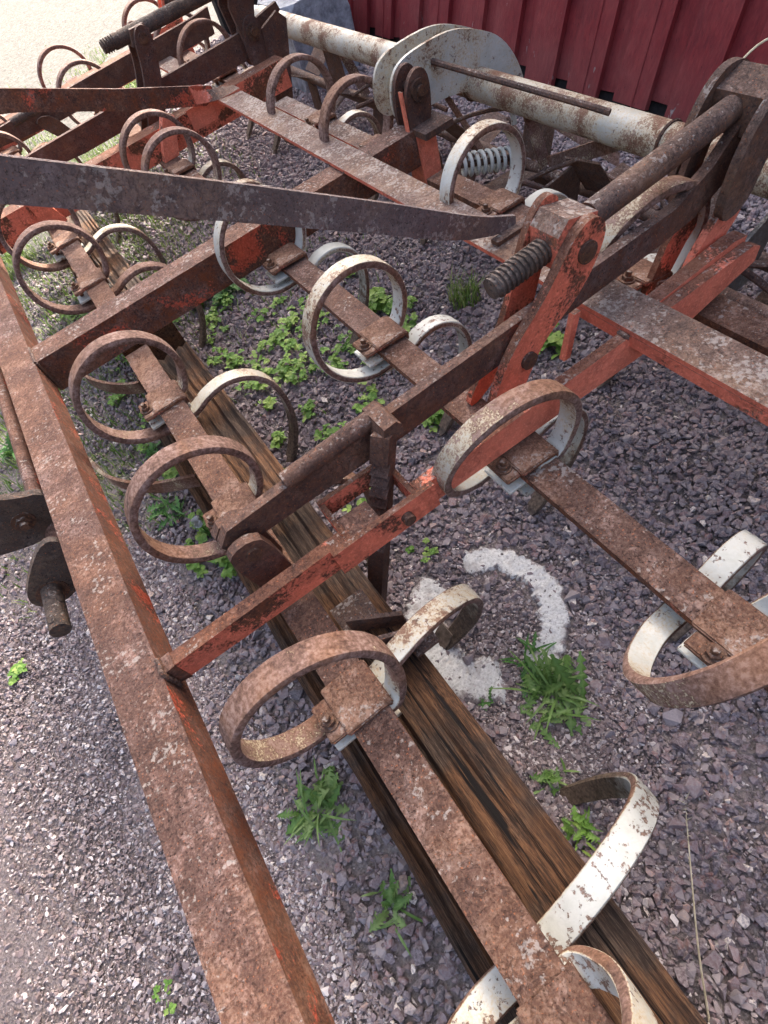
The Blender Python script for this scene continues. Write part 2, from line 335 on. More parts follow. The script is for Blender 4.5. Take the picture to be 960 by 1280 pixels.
# long flat cross plate over the beams
cp = B(); box(cp, (1.243, 1.352), (-.7, 3.17), (.001, .013)); box(cp, (1.243, 1.255), (-.7, .86), (-.030, .0))
part('cross_plate', cp, 'plate', .003)
cp = B(); box(cp, (1.243, 1.345), (3.62, 4.5), (.001, .013)); part('cross_plate', cp, 'plate', .003)
st = B(); bar(st, (1.225, .83, .0), (1.185, .82, -.115), (.02, 0, .0), (0, .018, 0)); part('hanger_strap', st, 'bright', .002)
# tine bars
TB = [('tine_bar', .243, .327, -.7, 1.925, 'bar'), ('tine_bar', .247, .331, 2.13, 3.21, 'bar'), ('tine_bar', .247, .331, 3.5, 5.3, 'bar'),
      ('tine_bar', .868, .955, -.5, 1.99, 'bar'), ('tine_bar', .868, .955, 2.45, 3.24, 'bar'), ('tine_bar', .868, .955, 3.6, 5.3, 'bar'),
      ('tine_bar', 1.503, 1.588, -.5, 1.86, 'bar'), ('tine_bar', 1.490, 1.580, 2.12, 3.16, 'plate'), ('tine_bar', 1.490, 1.580, 3.5, 5.3, 'bar')]
for nm, u0, u1, v0, v1, m in TB:
    part(nm, box(B(), (u0, u1), (v0, v1), (-.138, -.118)), m, .0055, smooth=True)
# ---- tines: one full loop round the bar, then a C-shaped leg to the ground
RC, RR = (-.060, -.028), .158
prof = [(RC[0] + RR * math.cos(math.radians(a)), RC[1] + RR * math.sin(math.radians(a)), t) for t, a in
        [(i / 14, -42 + i * (278 + 42 - 8) / 14) for i in range(15)]]
leg = [(.045, -.186), (.105, -.163), (.165, -.152), (.222, -.163), (.272, -.197), (.305, -.250), (.318, -.325), (.312, -.405), (.292, -.475), (.255, -.540), (.205, -.598)]
def tine_mesh(leg_pts, name, tw=.054, tt=.0185, start=.03, pitch=.062, drift=.5, lean=0., stretch=1.):
    path = [(-.004, -.127, 0.)] + [(p[0], p[1], p[2]) for p in prof] + [(p[0], p[1], 1.) for p in [(a if a < .05 else .05 + (a - .05) * stretch, b) for a, b in leg_pts]]
    P = smooth_path(path, 5); n = len(P); bm = bmesh.new(); ly = bm.verts.layers.float.new('soil'); lb = bm.verts.layers.float.new('bare'); rings = []
    nl = len(leg_pts) * 5
    for i, p in enumerate(P):
        d = P[min(i + 1, n - 1)] - P[max(i - 1, 0)]; d = Vector((d.x, d.y)).normalized(); nr = Vector((-d.y, d.x))
        t = min(1., max(0., p.z))
        q = max(0., (i - (n - nl)) / nl); hw = tw / 2 * (1 - .22 * max(0, (q - .75) / .25)); ht = tt / 2 * (1 - .3 * max(0, (q - .8) / .2))
        vv = start - pitch * (t + drift * (.35 * q + .65 * q * q)) - (lean * (p.y + .11) if q == 0 else lean * (-.076))
        sec = [(-hw, -ht * .5), (-hw * .88, -ht), (0, -ht * 1.08), (hw * .88, -ht), (hw, -ht * .5), (hw, ht * .5), (hw * .88, ht), (0, ht * 1.12), (-hw * .88, ht), (-hw, ht * .5)]
        r = []
        for a, b in sec:
            x = bm.verts.new(F(p.x + nr.x * b, vv + a, p.y + nr.y * b)); x[ly] = min(1., max(0., (q - .25) * 1.25)); x[lb] = .5 + .5 * math.sin(math.pi * min(1, max(0, (t - .06) / .8))) - (.5 * max(0, 1 - t / .12)) - .50 * (q > 0) * (1 - 1.0 * max(0, (q - .3) / .7)) + (1.25 if abs(abs(a) - hw) < 1e-6 else 0.); r.append(x)
        rings.append(r)
    for a, b in zip(rings, rings[1:]):
        for k in range(10): bm.faces.new((a[k], a[(k + 1) % 10], b[(k + 1) % 10], b[k]))
    bm.faces.new(rings[0][::-1]); bm.faces.new(rings[-1])
    bmesh.ops.recalc_face_normals(bm, faces=bm.faces[:])
    me = bpy.data.meshes.new(name); bm.to_mesh(me); bm.free(); me.materials.append(MT['tine'])
    for p in me.polygons: p.use_smooth = True
    me.set_sharp_from_angle(angle=math.radians(38)); return me
leg_hang = [(.045, -.180), (.10, -.160), (.150, -.158), (.195, -.178), (.228, -.215), (.243, -.270), (.235, -.335), (.21, -.40), (.175, -.46), (.135, -.515), (.085, -.565)]
ME_A, ME_B, ME_C, ME_D = tine_mesh(leg, 'spring_tine'), tine_mesh(leg_hang, 'spring_tine'), tine_mesh(leg, 'spring_tine', start=-.055, pitch=-.10, drift=1.15), tine_mesh(leg_hang, 'spring_tine', start=-.065, pitch=-.105, drift=.35)
def point_mesh(pts, vo=-.032):
    bm = bmesh.new(); (u0, w0), (u1, w1) = pts
    d = Vector((u1 - u0, w1 - w0)).normalized(); nr = Vector((-d.y, d.x)); q = []
    for t, hw in ((0, .024), (.25, .027), (.8, .022), (1.12, .004)):
        c = Vector((u0, w0)).lerp(Vector((u1, w1)), t)
        for s in (-1, 1): q.append((c, s * hw))
    up = [bm.verts.new(F(c.x + nr.x * .0105, vo + v, c.y + nr.y * .0105)) for c, v in q]; dn = [bm.verts.new(F(c.x + nr.x * .004, vo + v, c.y + nr.y * .004)) for c, v in q]
    for i in (0, 2, 4): bm.faces.new((up[i], up[i + 1], up[i + 3], up[i + 2])); bm.faces.new((dn[i + 2], dn[i + 3], dn[i + 1], dn[i]))
    for i in (0, 2, 4):
        for s in (0, 1): bm.faces.new((up[i + s], up[i + 2 + s], dn[i + 2 + s], dn[i + s]))
    bm.faces.new((up[0], dn[0], dn[1], up[1])); bm.faces.new((up[6], up[7], dn[7], dn[6]))
    bmesh.ops.recalc_face_normals(bm, faces=bm.faces[:]); me = bpy.data.meshes.new('tine_point'); bm.to_mesh(me); bm.free(); me.materials.append(MT['soilsteel']); return me
MT['soilsteel'] = simple('soil_caked_steel', (.045, .032, .024), (.20, .155, .12), 35, .95, .004)
PT = [point_mesh(q, vo) for vo, q in ((-.058, ((.268, -.525), (.19, -.612))), (-.058, ((.150, -.50), (.072, -.580))), (.150, ((.268, -.525), (.19, -.612))), (.070, ((.150, -.50), (.072, -.580))))]
def clamp_meshes():
    bm = B()
    prism(bm, [(-.052, -.117), (-.052, -.105), (.036, -.105), (.054, -.112), (.054, -.140), (.047, -.140), (.047, -.1165)], -.055, .055)   # saddle plate
    box(bm, (-.088, -.050), (-.045, .040), (-.126, -.113))                                                                       # ear with the bolt
    a = bpy.data.meshes.new('clamp_plate'); bmesh.ops.bevel(bm, geom=bm.edges[:], offset=.003, segments=2, affect='EDGES'); bmesh.ops.recalc_face_normals(bm, faces=bm.faces[:]); bm.to_mesh(a); bm.free(); a.materials.append(MT['bar'])
    bm = B(); hexbolt(bm, (-.068, -.005, -.113), (0, 0, 1), .0145, .014); cyl(bm, (-.068, -.005, -.19), (-.068, -.005, -.113), .008, 10)
    b = bpy.data.meshes.new('clamp_bolt'); bm.to_mesh(b); bm.free(); b.materials.append(MT['bolt'])
    bm = B(); box(bm, (-.090, .050), (-.05, .045), (-.158, -.148)); box(bm, (-.05, .05), (-.058, -.002), (-.20, -.186))
    c = bpy.data.meshes.new('under_plate'); bmesh.ops.bevel(bm, geom=bm.edges[:], offset=.002, segments=1, affect='EDGES'); bmesh.ops.recalc_face_normals(bm, faces=bm.faces[:]); bm.to_mesh(c); bm.free(); c.materials.append(MT['tine'])
    return a, b, c
CL = clamp_meshes()
ME_E = tine_mesh(leg_hang, 'spring_tine', start=-.02, pitch=-.085, drift=.35, lean=.42); ME_H = tine_mesh([(a * 1.07 if a > .05 else a, b) for a, b in leg], 'spring_tine', tw=.055, start=.030, pitch=-.020, drift=9.2, lean=.42); ME_G = tine_mesh(leg_hang, 'spring_tine', start=-.035, pitch=-.085, drift=.35, lean=.20); ME_F = tine_mesh(leg, 'spring_tine', start=-.035, pitch=-.072, drift=1.7, lean=-.10, stretch=1.12)
PTX = {ME_H.name: None, ME_E.name: point_mesh(((.150, -.50), (.072, -.580)), .127), ME_G.name: point_mesh(((.150, -.50), (.072, -.580)), .095), ME_F.name: point_mesh(((.272, -.525), (.194, -.612)), .152)}
def tine(u, v, w=0., wear=.5, hang=False, ry=0., rz=0., mirror=0, own=None):
    o = link('spring_tine', own or (ME_A, ME_B, ME_C, ME_D)[int(hang) + 2 * mirror], HR); o.location = F(u, v, w); o.rotation_euler = (0, math.radians(ry), math.radians(rz)); o['wear'] = wear
    pt = PTX.get(o.data.name, PT[int(hang) + 2 * mirror])
    for nm, me in (('clamp_plate', CL[0]), ('clamp_bolt', CL[1]), ('under_plate', CL[2]), ('tine_point', pt)):
        if me is None: continue
        c = link(nm, me, o); c['wear'] = .45
    return o
for u, v, w, wear, hang, ry, rz, *mir in [
    (.285, 1.60, 0, .56, 0, 0, 0), (.287, 1.045, 0, .60, 0, 0, 2), (.283, .44, -.004, .44, 0, 0, -2, 1, ME_F), (.285, -.140, -.01, .10, 0, 0, 0, 1, ME_H),
    (.288, 3.00, 0, .62, 0, 0, 0), (.288, 2.54, 0, .82, 0, 0, 2), (.288, 3.95, 0, .75, 0, 0, 0), (.288, 4.5, 0, .7, 0, 0, 0),
    (.910, 1.90, .01, .0, 1, 0, 0), (.912, 1.27, .012, .03, 1, 0, 0), (.912, .660, .01, .22, 1, 0, 1, 1, ME_G), (.912, .105, .0, .30, 1, 0, -2, 1, ME_E),
    (.912, 3.02, .01, .58, 1, 0, 0), (.912, 2.70, .01, .58, 1, 0, 0), (.912, 4.3, .01, .70, 1, 0, 0), (.912, 4.85, .01, .6, 1, 0, 0),
    (1.545, 1.49, .01, -.06, 1, 0, 0), (1.545, .885, .02, .20, 1, 12, 0, 1, ME_G), (1.545, .30, .01, .5, 1, 0, 0),
    (1.535, 2.72, .01, .5, 1, 0, 0), (1.535, 2.25, .01, .72, 1, 0, 0), (1.535, 3.85, .01, .74, 1, 0, 0), (1.535, 4.25, .01, .5, 1, 0, 0), (1.535, 4.9, .01, .5, 1, 0, 0)]:
    tine(u, v, w, wear, hang, ry, rz, *mir)
# ---- depth-setting gear: near section
lv = B(); prism(lv, [(.232, .060), (.262, .092), (.42, .098), (1.5, .122), (1.60, .165), (1.74, .285), (1.83, .285), (1.80, .235), (1.66, .105), (1.57, .062), (1.46, .050), (.70, .018), (.30, .022), (.240, .028)], .803, .829)
part('depth_lever', lv, 'lever', .006, smooth=True)
nt = B(); cyl(nt, (.415, .812, .108), (.668, .812, .117), .0205, 20); part('lever_hook', nt, 'lever', .006, smooth=True)
nt = B(); prism(nt, [(.622, .098), (.635, .136), (.665, .138), (.676, .122), (.676, .096)], .745, .830); part('lever_hook', nt, 'lever', .006, smooth=True)
pp = B(); prism(pp, [(.228, .055), (.250, .078), (.290, .080), (.318, .055), (.326, -.10), (.318, -.120), (.246, -.120)], .758, .782, 1); prism(pp, [(.228, .055), (.250, .078), (.290, .080), (.318, .055), (.326, -.10), (.318, -.120), (.246, -.120)], .836, .860); part('pivot_plate', pp, 'lever', .004)
pb = B(); cyl(pb, (.280, .752, .040), (.280, .866, .040), .017, 16); part('pivot_pin', pb, 'bolt', .003)
# ratchet post and its box on the side beam
po = B(); t0, t1 = Vector((.640, .112)), Vector((.436, -.475)); ax = (t1 - t0).normalized(); nx = Vector((-ax.y, ax.x)); P2 = []
half = .021
P2.append(t0 + nx * half); P2.append(t0 - nx * half)
for i in range(9):                                   # saw teeth down the front edge
    a = t0 + ax * (.075 + i * .032); P2 += [a - nx * (half + .002), a + ax * .003 - nx * (half - .016), a + ax * .030 - nx * (half - .001)]
P2 += [t1 - nx * half, t1 + nx * half]
prism(po, [tuple(p) for p in P2], .742, .786); pass
for x in po.verts:
    k = (x.co.z - .112) / (-.475 - .112); cx = .640 + (.436 - .640) * k; d = Vector((x.co.x - cx, x.co.y + .764)); d.rotate(Matrix.Rotation(math.radians(-32), 2)); x.co.x = cx + d.x; x.co.y = -.764 + d.y
part('ratchet_post', po, 'lever', .002)
rb = B()
box(rb, (.408, .668), (.6575, .6725), (-.072, .006)); box(rb, (.448, .632), (.794, .806), (-.052, .001)); box(rb, (.448, .461), (.6730, .7935), (-.052, -.001)); box(rb, (.619, .632), (.6730, .7935), (-.056, -.001))
part('ratchet_box', rb, 'red', .005, smooth=True)
rc = B(); box(rc, (.4615, .535), (.6735, .735), (-.012, -.002)); part('ratchet_plate', rc, 'beam', .003)
part('ratchet_pawl', cyl(B(), (.585, .640, -.03), (.585, .6570, -.03), .014, 12), 'bolt', .003)
fl = B(); bar(fl, (.35, .60, -.16), (.46, .56, -.22), (0, .0, .06), (.004, .010, 0)); bar(fl, (.36, .53, -.16), (.47, .50, -.20), (0, 0, .055), (.004, .009, 0)); box(fl, (.33, .42), (.60, .68), (-.21, -.20)); box(fl, (.43, .49), (.46, .51), (-.21, -.20)); part('stand_foot', fl, 'dark', .002)
# arms that turn the second tine bar
def arm(pts, v0, v1, mat='bright', bevel=.004): part('pivot_arm', prism(B(), pts, v0, v1, 2), mat, bevel, smooth=True)
def armset(du, dv, mat, top='lever'):
    arm([(.878 + du, -.115), (.925 + du, .012), (.985 + du, .098), (1.075 + du, .170), (1.145 + du, .262), (1.190 + du, .285), (1.228 + du, .262), (1.232 + du, .215), (1.175 + du, .125), (1.065 + du, .062), (1.020 + du, -.01), (.945 + du, -.116)], .760 + dv, .783 + dv, mat)
    arm([(.895 + du, -.116), (1.035 + du, .045), (1.105 + du, .225), (1.15 + du, .292), (1.19 + du, .300), (1.215 + du, .27), (1.16 + du, .15), (1.115 + du, .02), (.96 + du, -.117)], .868 + dv, .886 + dv, mat)
armset(0, 0, 'red')
part('rivet_pin', cyl(B(), (1.018, .752, .038), (1.018, .79, .038), .021, 18), 'bolt', .003); part('rivet_pin', cyl(B(), (1.180, .753, .215), (1.180, .785, .215), .024, 18), 'bolt', .003)
bk = B(); prism(bk, [(1.128, .262), (1.155, .288), (1.232, .266), (1.222, .172), (1.150, .162), (1.125, .19)], .7845, .8665); part('pivot_block', bk, 'plate', .004)
def rod(p0, p1, thr, r=.029, mat='dark'):
    a = Vector(p0); b = Vector(p1); d = (b - a).normalized(); m = a + d * thr
    part('adjusting_screw', cyl(B(), tuple(m), p1, r, 24), mat, .003, smooth=True)
    pts = []; turns = int(thr / .0125); k = 10
    core = cyl(B(), p0, tuple(m + d * .02), r * .80, 18); bm = core
    x = Vector((0, 1, 0)); y = d.cross(x).normalized(); x = y.cross(d)
    for i in range(turns * k):
        an = 2 * math.pi * i / k; pts.append(tuple(a + d * (.008 + i / k * .0125) + (x * math.cos(an) + y * math.sin(an)) * r * .86))
    tube(bm, pts, .0044, 5); o = build('screw_thread', bm, MT['greasy'], HR, True, 0)
rod((.985, .825, .215), (1.70, .838, .246), .27)
# rear mast of the near section
for v0, v1, e in ((.885, .905, 0), (.742, .764, .0)):
    part('mast_plate', prism(B(), [(1.57, .055), (1.600, .20), (1.645, .275), (1.70, .312), (1.765, .300), (1.79, .26), (1.74, .215), (1.695, .16), (1.665, .06)], v0, v1, 2), 'dark', .004, smooth=True)
part('mast_strap', bar(B(), (1.585, .872, .07), (1.63, .868, .215), (.036, 0, -.012), (0, .016, 0)), 'lever', .003)
mb = B(); prism(mb, [(1.665, .20), (1.672, .278), (1.745, .300), (1.790, .262), (1.77, .20)], .766, .884); part('pivot_block', mb, 'dark', .006)
cyl_ = B(); cyl(cyl_, (1.80, .70, .20), (1.80, .885, .20), .046, 24); part('mast_roll', cyl_, 'pale' if False else 'tine', .003, smooth=True)
for v0, v1, m in ((.752, .772, 'bright'), (.832, .850, 'red')):
    part('pivot_arm', prism(B(), [(1.475, -.116), (1.53, .002), (1.60, .085), (1.645, .130), (1.685, .140), (1.69, .105), (1.655, .03), (1.60, -.03), (1.545, -.117)], v0, v1), m, .006, smooth=True)
rv = B(); cyl(rv, (1.635, .744, .080), (1.635, .78, .080), .020, 16); part('rivet_pin', rv, 'bolt', .003)
# ---- depth gear: middle section
def leverset(dv, m='lever'):
    part('depth_lever', prism(B(), [(.22, .055), (.25, .090), (.42, .095), (1.55, .110), (1.66, .128), (1.80, .150), (1.81, .115), (1.74, .06), (1.62, -.005), (1.42, .0), (.60, -.005), (.26, .02)], 3.462 + dv, 3.486 + dv), m, .006, smooth=True)
    for v0, v1 in ((3.415, 3.437), (3.545, 3.563)):
        part('pivot_arm', prism(B(), [(.885, -.117), (.965, .03), (1.035, .165), (1.065, .285), (1.105, .325), (1.150, .305), (1.148, .255), (1.105, .12), (1.04, -.02), (.958, -.117)], v0 + dv, v1 + dv, 2), m, .004, smooth=True)
    q = B(); cyl(q, (1.105, 3.405 + dv, .275), (1.105, 3.44 + dv, .275), .022, 16); part('rivet_pin', q, 'bolt', .003)
    q = B(); prism(q, [(1.05, .255), (1.07, .315), (1.14, .315), (1.145, .25)], 3.4385 + dv, 3.5435 + dv); part('pivot_block', q, 'dark', .004)
    rod((.93, 3.49 + dv, .295), (1.74, 3.49 + dv, .285), .06, .031, 'greasy')
    for v0, v1 in ((3.415, 3.437), (3.545, 3.563)):
        part('mast_plate', prism(B(), [(1.56, .05), (1.545, .22), (1.60, .33), (1.68, .34), (1.70, .26), (1.63, .10), (1.635, .05)], v0 + dv, v1 + dv), m, .006, smooth=True)
    part('pivot_plate', prism(B(), [(.24, .05), (.26, .075), (.30, .075), (.318, .05), (.32, -.117), (.25, -.117)], 3.437 + dv, 3.460 + dv), m, .004)
leverset(0)
part('depth_lever', prism(B(), [(.22, .055), (.25, .090), (.42, .095), (1.55, .110), (1.66, .12), (1.64, .0), (1.42, .0), (.60, -.005), (.26, .02)], 4.10, 4.124), 'lever', .005, smooth=True)
part('pivot_arm', prism(B(), [(.50, .03), (.53, .06), (.60, .04), (.66, -.08), (.60, -.10)], 4.07, 4.09, 1), 'dark', .004)
part('adjusting_screw', cyl(B(), (.40, 4.03, .10), (.60, 4.03, .105), .022, 16), 'greasy', .004, smooth=True)
rp = B(); prism(rp, [(.885, -.117), (.93, -.02), (.985, .06), (1.03, .03), (.99, -.06), (.965, -.117)], 3.19, 3.236); part('pivot_arm', rp, 'bright', .004)
rq = B(); box(rq, (1.10, 1.235), (3.246, 3.262), (-.085, .006)); part('gusset_plate', rq, 'bright', .004, label='bright red gusset plate')
rq = B(); box(rq, (1.40, 1.62), (4.592, 4.599), (-.16, .03)); part('gusset_plate', rq, 'red', .004)
ra = B(); prism(ra, [(.235, .01), (.30, .03), (.345, -.117), (.25, -.117)], 3.19, 3.243); part('pivot_arm', ra, 'red', .004)
# ---- brackets on the beam ends that carry the roller pipe
def halfmoon(v, mat):
    pts = [(1.555, .02), (1.57, .12), (1.62, .168), (1.73, .178), (1.86, .172), (1.96, .135), (2.07, .075), (2.15, -.03), (2.19, -.15), (2.13, -.15), (1.99, -.075), (1.86, -.03), (1.74, -.015), (1.66, -.02), (1.60, -.03)]
    part('half_moon_plate', prism(B(), pts, v, v + .013, 2), mat, 0)
def carrier(v0, wear_a, plate=True, mat='lever'):
    for k in (0, .075):
        o = part('bracket_lug', prism(B(), [(1.545, -.035), (1.555, .11), (1.595, .168), (1.645, .166), (1.665, .11), (1.64, -.035)], v0 + k, v0 + k + .018, 2), mat, .006, smooth=True)
    q = B(); cyl(q, (1.612, v0 - .022, .105), (1.612, v0 + .12, .105), .017, 16); cyl(q, (1.612, v0 - .010, .105), (1.612, v0 + .0, .105), .035, 20); part('bracket_bolt', q, 'bolt', .002)
carrier(1.985, .4)
part('paint_strip', box(B(), (1.5385, 1.5445), (1.983, 2.003), (-.035, .125)), 'bright', .001, label='bright red painted lug edge')
for v in (2.10, 2.215): halfmoon(v, 'tine')
for o in HR.children:
    if o.name.startswith('half_moon'): o['wear'] = .53
carrier(3.40, .4, mat='lever'); carrier(4.64, .4, mat='red')
part('roller_arm', prism(B(), [(1.66, .10), (1.76, .135), (1.80, .09), (1.70, -.22), (1.60, -.24), (1.63, -.05)], 3.392, 3.412), 'lever', .005)
part('stop_plate', box(B(), (1.555, 1.68), (1.90, 2.03), (-.02, .002)), 'dark', .004)
part('stop_post', box(B(), (1.5605, 1.64), (1.965, 2.06), (-.21, -.021)), 'bright', .004)
# white roller pipe, in worn cream
o = part('roller_pipe', cyl(B(), (1.955, -1.2, -.042), (1.955, 4.12, -.042), .055, 40), 'tine', .004, smooth=True, label='worn cream roller pipe'); o['wear'] = .60
o = part('pipe_collar', cyl(B(), (1.955, 4.0, -.042), (1.955, 4.4, -.042), .047, 32), 'tine', .004, smooth=True); o['wear'] = .2
for v in (1.2, 2.125): part('pipe_weld', tube(B(), [(1.955 + .056 * math.cos(a), v, -.042 + .056 * math.sin(a)) for a in [i * .3 for i in range(22)]], .006, 6), 'bolt', 0)
o = part('scraper_rod', tube(B(), [(1.76, 2.10, .113), (1.77, 2.02, .106), (1.875, 1.45, .044), (1.895, 1.38, .030)], .0105, 8), 'dark', 0)
# roller carrying arms, plates and rods under the pipe
part('hanger_strap', tube(B(), [(1.96, 2.075, -.05), (2.03, 2.07, -.09), (2.07, 2.05, -.15), (2.06, 2.03, -.22)], .013, 8), 'tine', 0, smooth=True)
def flat(p0, p1, wd, th, mat, nm='roller_arm', wear=None):
    o = part(nm, bar(B(), p0, p1, wd, th), mat, .003)
    if wear is not None: o['wear'] = wear
flat((1.98, 2.02, -.05), (2.22, 1.62, -.33), (.02, .02, .035), (.008, -.006, .0), 'tine', wear=.85)
flat((2.03, 1.30, -.06), (1.99, 1.75, -.27), (.0, .02, .05), (.012, .0, .0), 'tine', wear=.8)
flat((1.93, 2.36, -.06), (2.02, 2.12, -.42), (.032, .012, .0), (.0, .012, .004), 'tine', wear=.8)
for dv in (-.2, .95, 2.35): flat((1.97, .9 + dv, -.07), (2.06, .9 + dv, -.34), (.045, 0, .015), (0, .012, 0), 'tine', wear=.8)
SHW = -.36; SHU = 2.05
part('roller_shaft', cyl(B(), (SHU, -1.2, SHW), (SHU, 4.2, SHW), .024, 18), 'dark', .003, smooth=True)
PAD = []
for i, v in enumerate([-.5, -.1, .30, .72, 1.12, 1.52, 1.92, 2.32, 2.72, 3.12, 3.52, 3.92]):
    ph = .5 + i * 1.15
    for k in range(3):
        a = ph + k * 2 * math.pi / 3; ca, sa = math.cos(a), math.sin(a)
        q = B(); r0, r1 = .03, .195
        t = (-sa, ca)
        c0 = (SHU + ca * r0, v, SHW + sa * r0); c1 = (SHU + ca * r1, v + .03, SHW + sa * r1)
        bar(q, c0, c1, (t[0] * .02, .15, t[1] * .02), (t[0] * .007, -.01, t[1] * .007)); part('roller_paddle', q, 'dark', .002)
        PAD.append((v, a))
for i in range(0, len(PAD) - 3):
    (v, a), (v2, a2) = PAD[i], PAD[i + 3]
    if i % 2 == 0:
        pts = [(SHU + math.cos(a + (a2 - a) * t) * .19, v + .05 + (v2 - v - .08) * t, SHW + math.sin(a + (a2 - a) * t) * .19) for t in (0, .25, .5, .75, 1)]
        part('roller_rod', tube(B(), pts, .0085, 7), 'dark', 0)
part('scraper_blade', prism(B(), [(1.72, -.40), (1.98, -.40), (2.06, -.20), (2.02, -.17), (1.74, -.30)], .855, .868), 'pale_blade', .002, label='pale grey scraper blade')
part('scraper_blade', prism(B(), [(1.80, -.44), (1.98, -.44), (2.02, -.22), (1.84, -.24)], 1.60, 1.612), 'dark', .002)
for P_ in ([(1.74, 1.02, -.16), (1.80, .92, -.20), (1.84, .80, -.24), (1.86, .66, -.30)], [(1.82, 1.70, -.24), (1.90, 1.60, -.30), (1.95, 1.50, -.36)], [(2.02, 1.66, -.22), (2.06, 1.56, -.28), (2.08, 1.40, -.33), (2.06, 1.28, -.34)], [(1.72, .98, -.22), (1.86, .74, -.21), (1.98, .48, -.20)], [(2.0, 3.2, -.2), (2.02, 2.9, -.27), (2.1, 2.6, -.24)], [(1.86, 3.0, -.26), (1.98, 2.75, -.2), (2.06, 2.5, -.26)]):
    part('roller_rod', tube(B(), [tuple(p) for p in smooth_path(P_, 5)], .0105, 8), 'lever', 0, smooth=True)
part('roller_tube', cyl(B(), (1.68, .80, -.20), (1.66, -.4, -.20), .024, 18), 'lever', .003, smooth=True)
# coil spring between beam end and roller
sp = B(); A = Vector((1.705, 1.93, -.185)); D = Vector((.185, -.065, -.045)); d = D.normalized(); x = d.orthogonal().normalized(); y = d.cross(x)
tube(sp, [tuple(A + D * (i / 96) + (x * math.cos(i * .49) + y * math.sin(i * .49)) * .037) for i in range(97)], .0075, 7)
o = part('coil_spring', sp, 'tine', 0, smooth=True, label='white coil spring'); o['wear'] = .05
part('spring_pin', cyl(B(), tuple(A - D * .35), tuple(A + D * 1.2), .012, 12), 'dark', .002)
# ---- hitch side
def brace(top, hh, v0, th, mat):
    n = len(top); pts = [(u, w) for u, w in top] + [(u + .0, w - h) for (u, w), h in reversed(list(zip(top, hh)))]
    return prism(B(), pts, v0, v0 + th)
part('hitch_brace', brace([(-.25, 1.075), (.345, .690), (.69, .470), (1.00, .268), (1.12, .186), (1.20, .132), (1.28, .084), (1.36, .046)], [.09, .084, .084, .083, .080, .070, .054, .034], 1.195, .014, 'dark'), 'brace', .006, smooth=True, label='dark grey-brown hitch brace with pale lichen spots')
part('brace_foot', box(B(), (1.27, 1.40), (1.165, 1.194), (.0145, .026)), 'dark', .004)
part('hitch_brace', brace([(-.25, .615), (.44, .392), (.86, .212), (1.19, .085), (1.25, .060)], [.092, .088, .088, .084, .045], 3.19, .015, 'beam'), 'beam', .005, smooth=True, label='orange-brown hitch brace with dark top edge')
tw = B(); tp = smooth_path([(1.15, 3.195, .062, 0.), (1.21, 3.19, .045, .5), (1.27, 3.17, .024, 1.2), (1.35, 3.14, .0185, 1.5708)], 4); rr = []
for p in tp:
    c, s = math.cos(p[3]), math.sin(p[3]); rr.append([tw.verts.new(F(p[0], p[1] + a * .075 * s / 2 - b * .012 * c / 2, p[2] + a * .075 * c / 2 + b * .010 * s / 2)) for a, b in ((-1, -1), (1, -1), (1, 1), (-1, 1))])
for a, b in zip(rr, rr[1:]):
    for k in range(4): tw.faces.new((a[k], a[(k + 1) % 4], b[(k + 1) % 4], b[k]))
tw.faces.new(rr[0][::-1]); tw.faces.new(rr[-1]); part('brace_foot', tw, 'plate', 0, smooth=True)
part('hitch_rod', cyl(B(), (-.172, 1.42, -.085), (-.165, 3.6, -.085), .021, 20), 'beam', .003, smooth=True)
part('hitch_plate', prism(B(), [(-.107, -.01), (-.165, .018), (-.215, .060), (-.32, .085), (-.40, .06), (-.40, -.06), (-.30, -.115), (-.215, -.145), (-.107, -.13)], 1.385, 1.41, 2), 'greasy', .003)
q = B(); hexbolt(q, (-.205, 1.384, -.05), (0, -1, 0), .021, .014); part('hitch_bolt', q, 'bolt', .001)
hk = B()
outer = [(-.107, .0), (-.150, .016), (-.260, -.075), (-.292, -.125), (-.280, -.170), (-.235, -.190), (-.180, -.175), (-.107, -.12)]
prism(hk, outer, 1.185, 1.203, 2); part('hook_plate', hk, 'greasy', .003)
ho = B(); cyl(ho, (-.232, 1.183, -.135), (-.232, 1.1865, -.135), .040, 24); part('hook_eye', ho, 'void' if False else 'bolt', .002)
q = B(); cyl(q, (-.225, 1.26, -.125), (-.235, 1.045, -.125), .025, 24); part('hitch_pin', q, 'greasy', .004, smooth=True)
q = B(); cyl(q, (-.235, 1.068, -.102), (-.235, 1.068, -.0985), .0085, 14); part('pin_hole', q, 'void' if False else 'greasy', 0)
part('hitch_tube', cyl(B(), (-.155, 1.30, -.16), (-.165, 1.42, -.155), .05, 22), 'beam', .003, smooth=True)
for pts in ([(-.10, 1.93, -.40), (-.055, 1.74, -.37), (.06, 1.57, -.355), (.21, 1.46, -.345)], [(.03, 2.50, -.36), (.045, 2.32, -.36), (.17, 2.13, -.36), (.34, 2.03, -.35)]):
    P = smooth_path(pts, 6); q = B(); rr = []
    for i, p in enumerate(P):
        d = (P[min(i + 1, len(P) - 1)] - P[max(0, i - 1)]).normalized(); n = d.cross(Vector((0, 0, 1))).normalized() * .006; z = Vector((0, 0, .027))
        rr.append([q.verts.new(F(*(p + a * n + b * z))) for a, b in ((-1, -1), (1, -1), (1, 1), (-1, 1))])
    for a, b in zip(rr, rr[1:]):
        for k in range(4): q.faces.new((a[k], a[(k + 1) % 4], b[(k + 1) % 4], b[k]))
    q.faces.new(rr[0][::-1]); q.faces.new(rr[-1]); o = part('spring_leaf', q, 'tine', 0, smooth=True, label='grey-brown curved spring leaf'); o['wear'] = .78
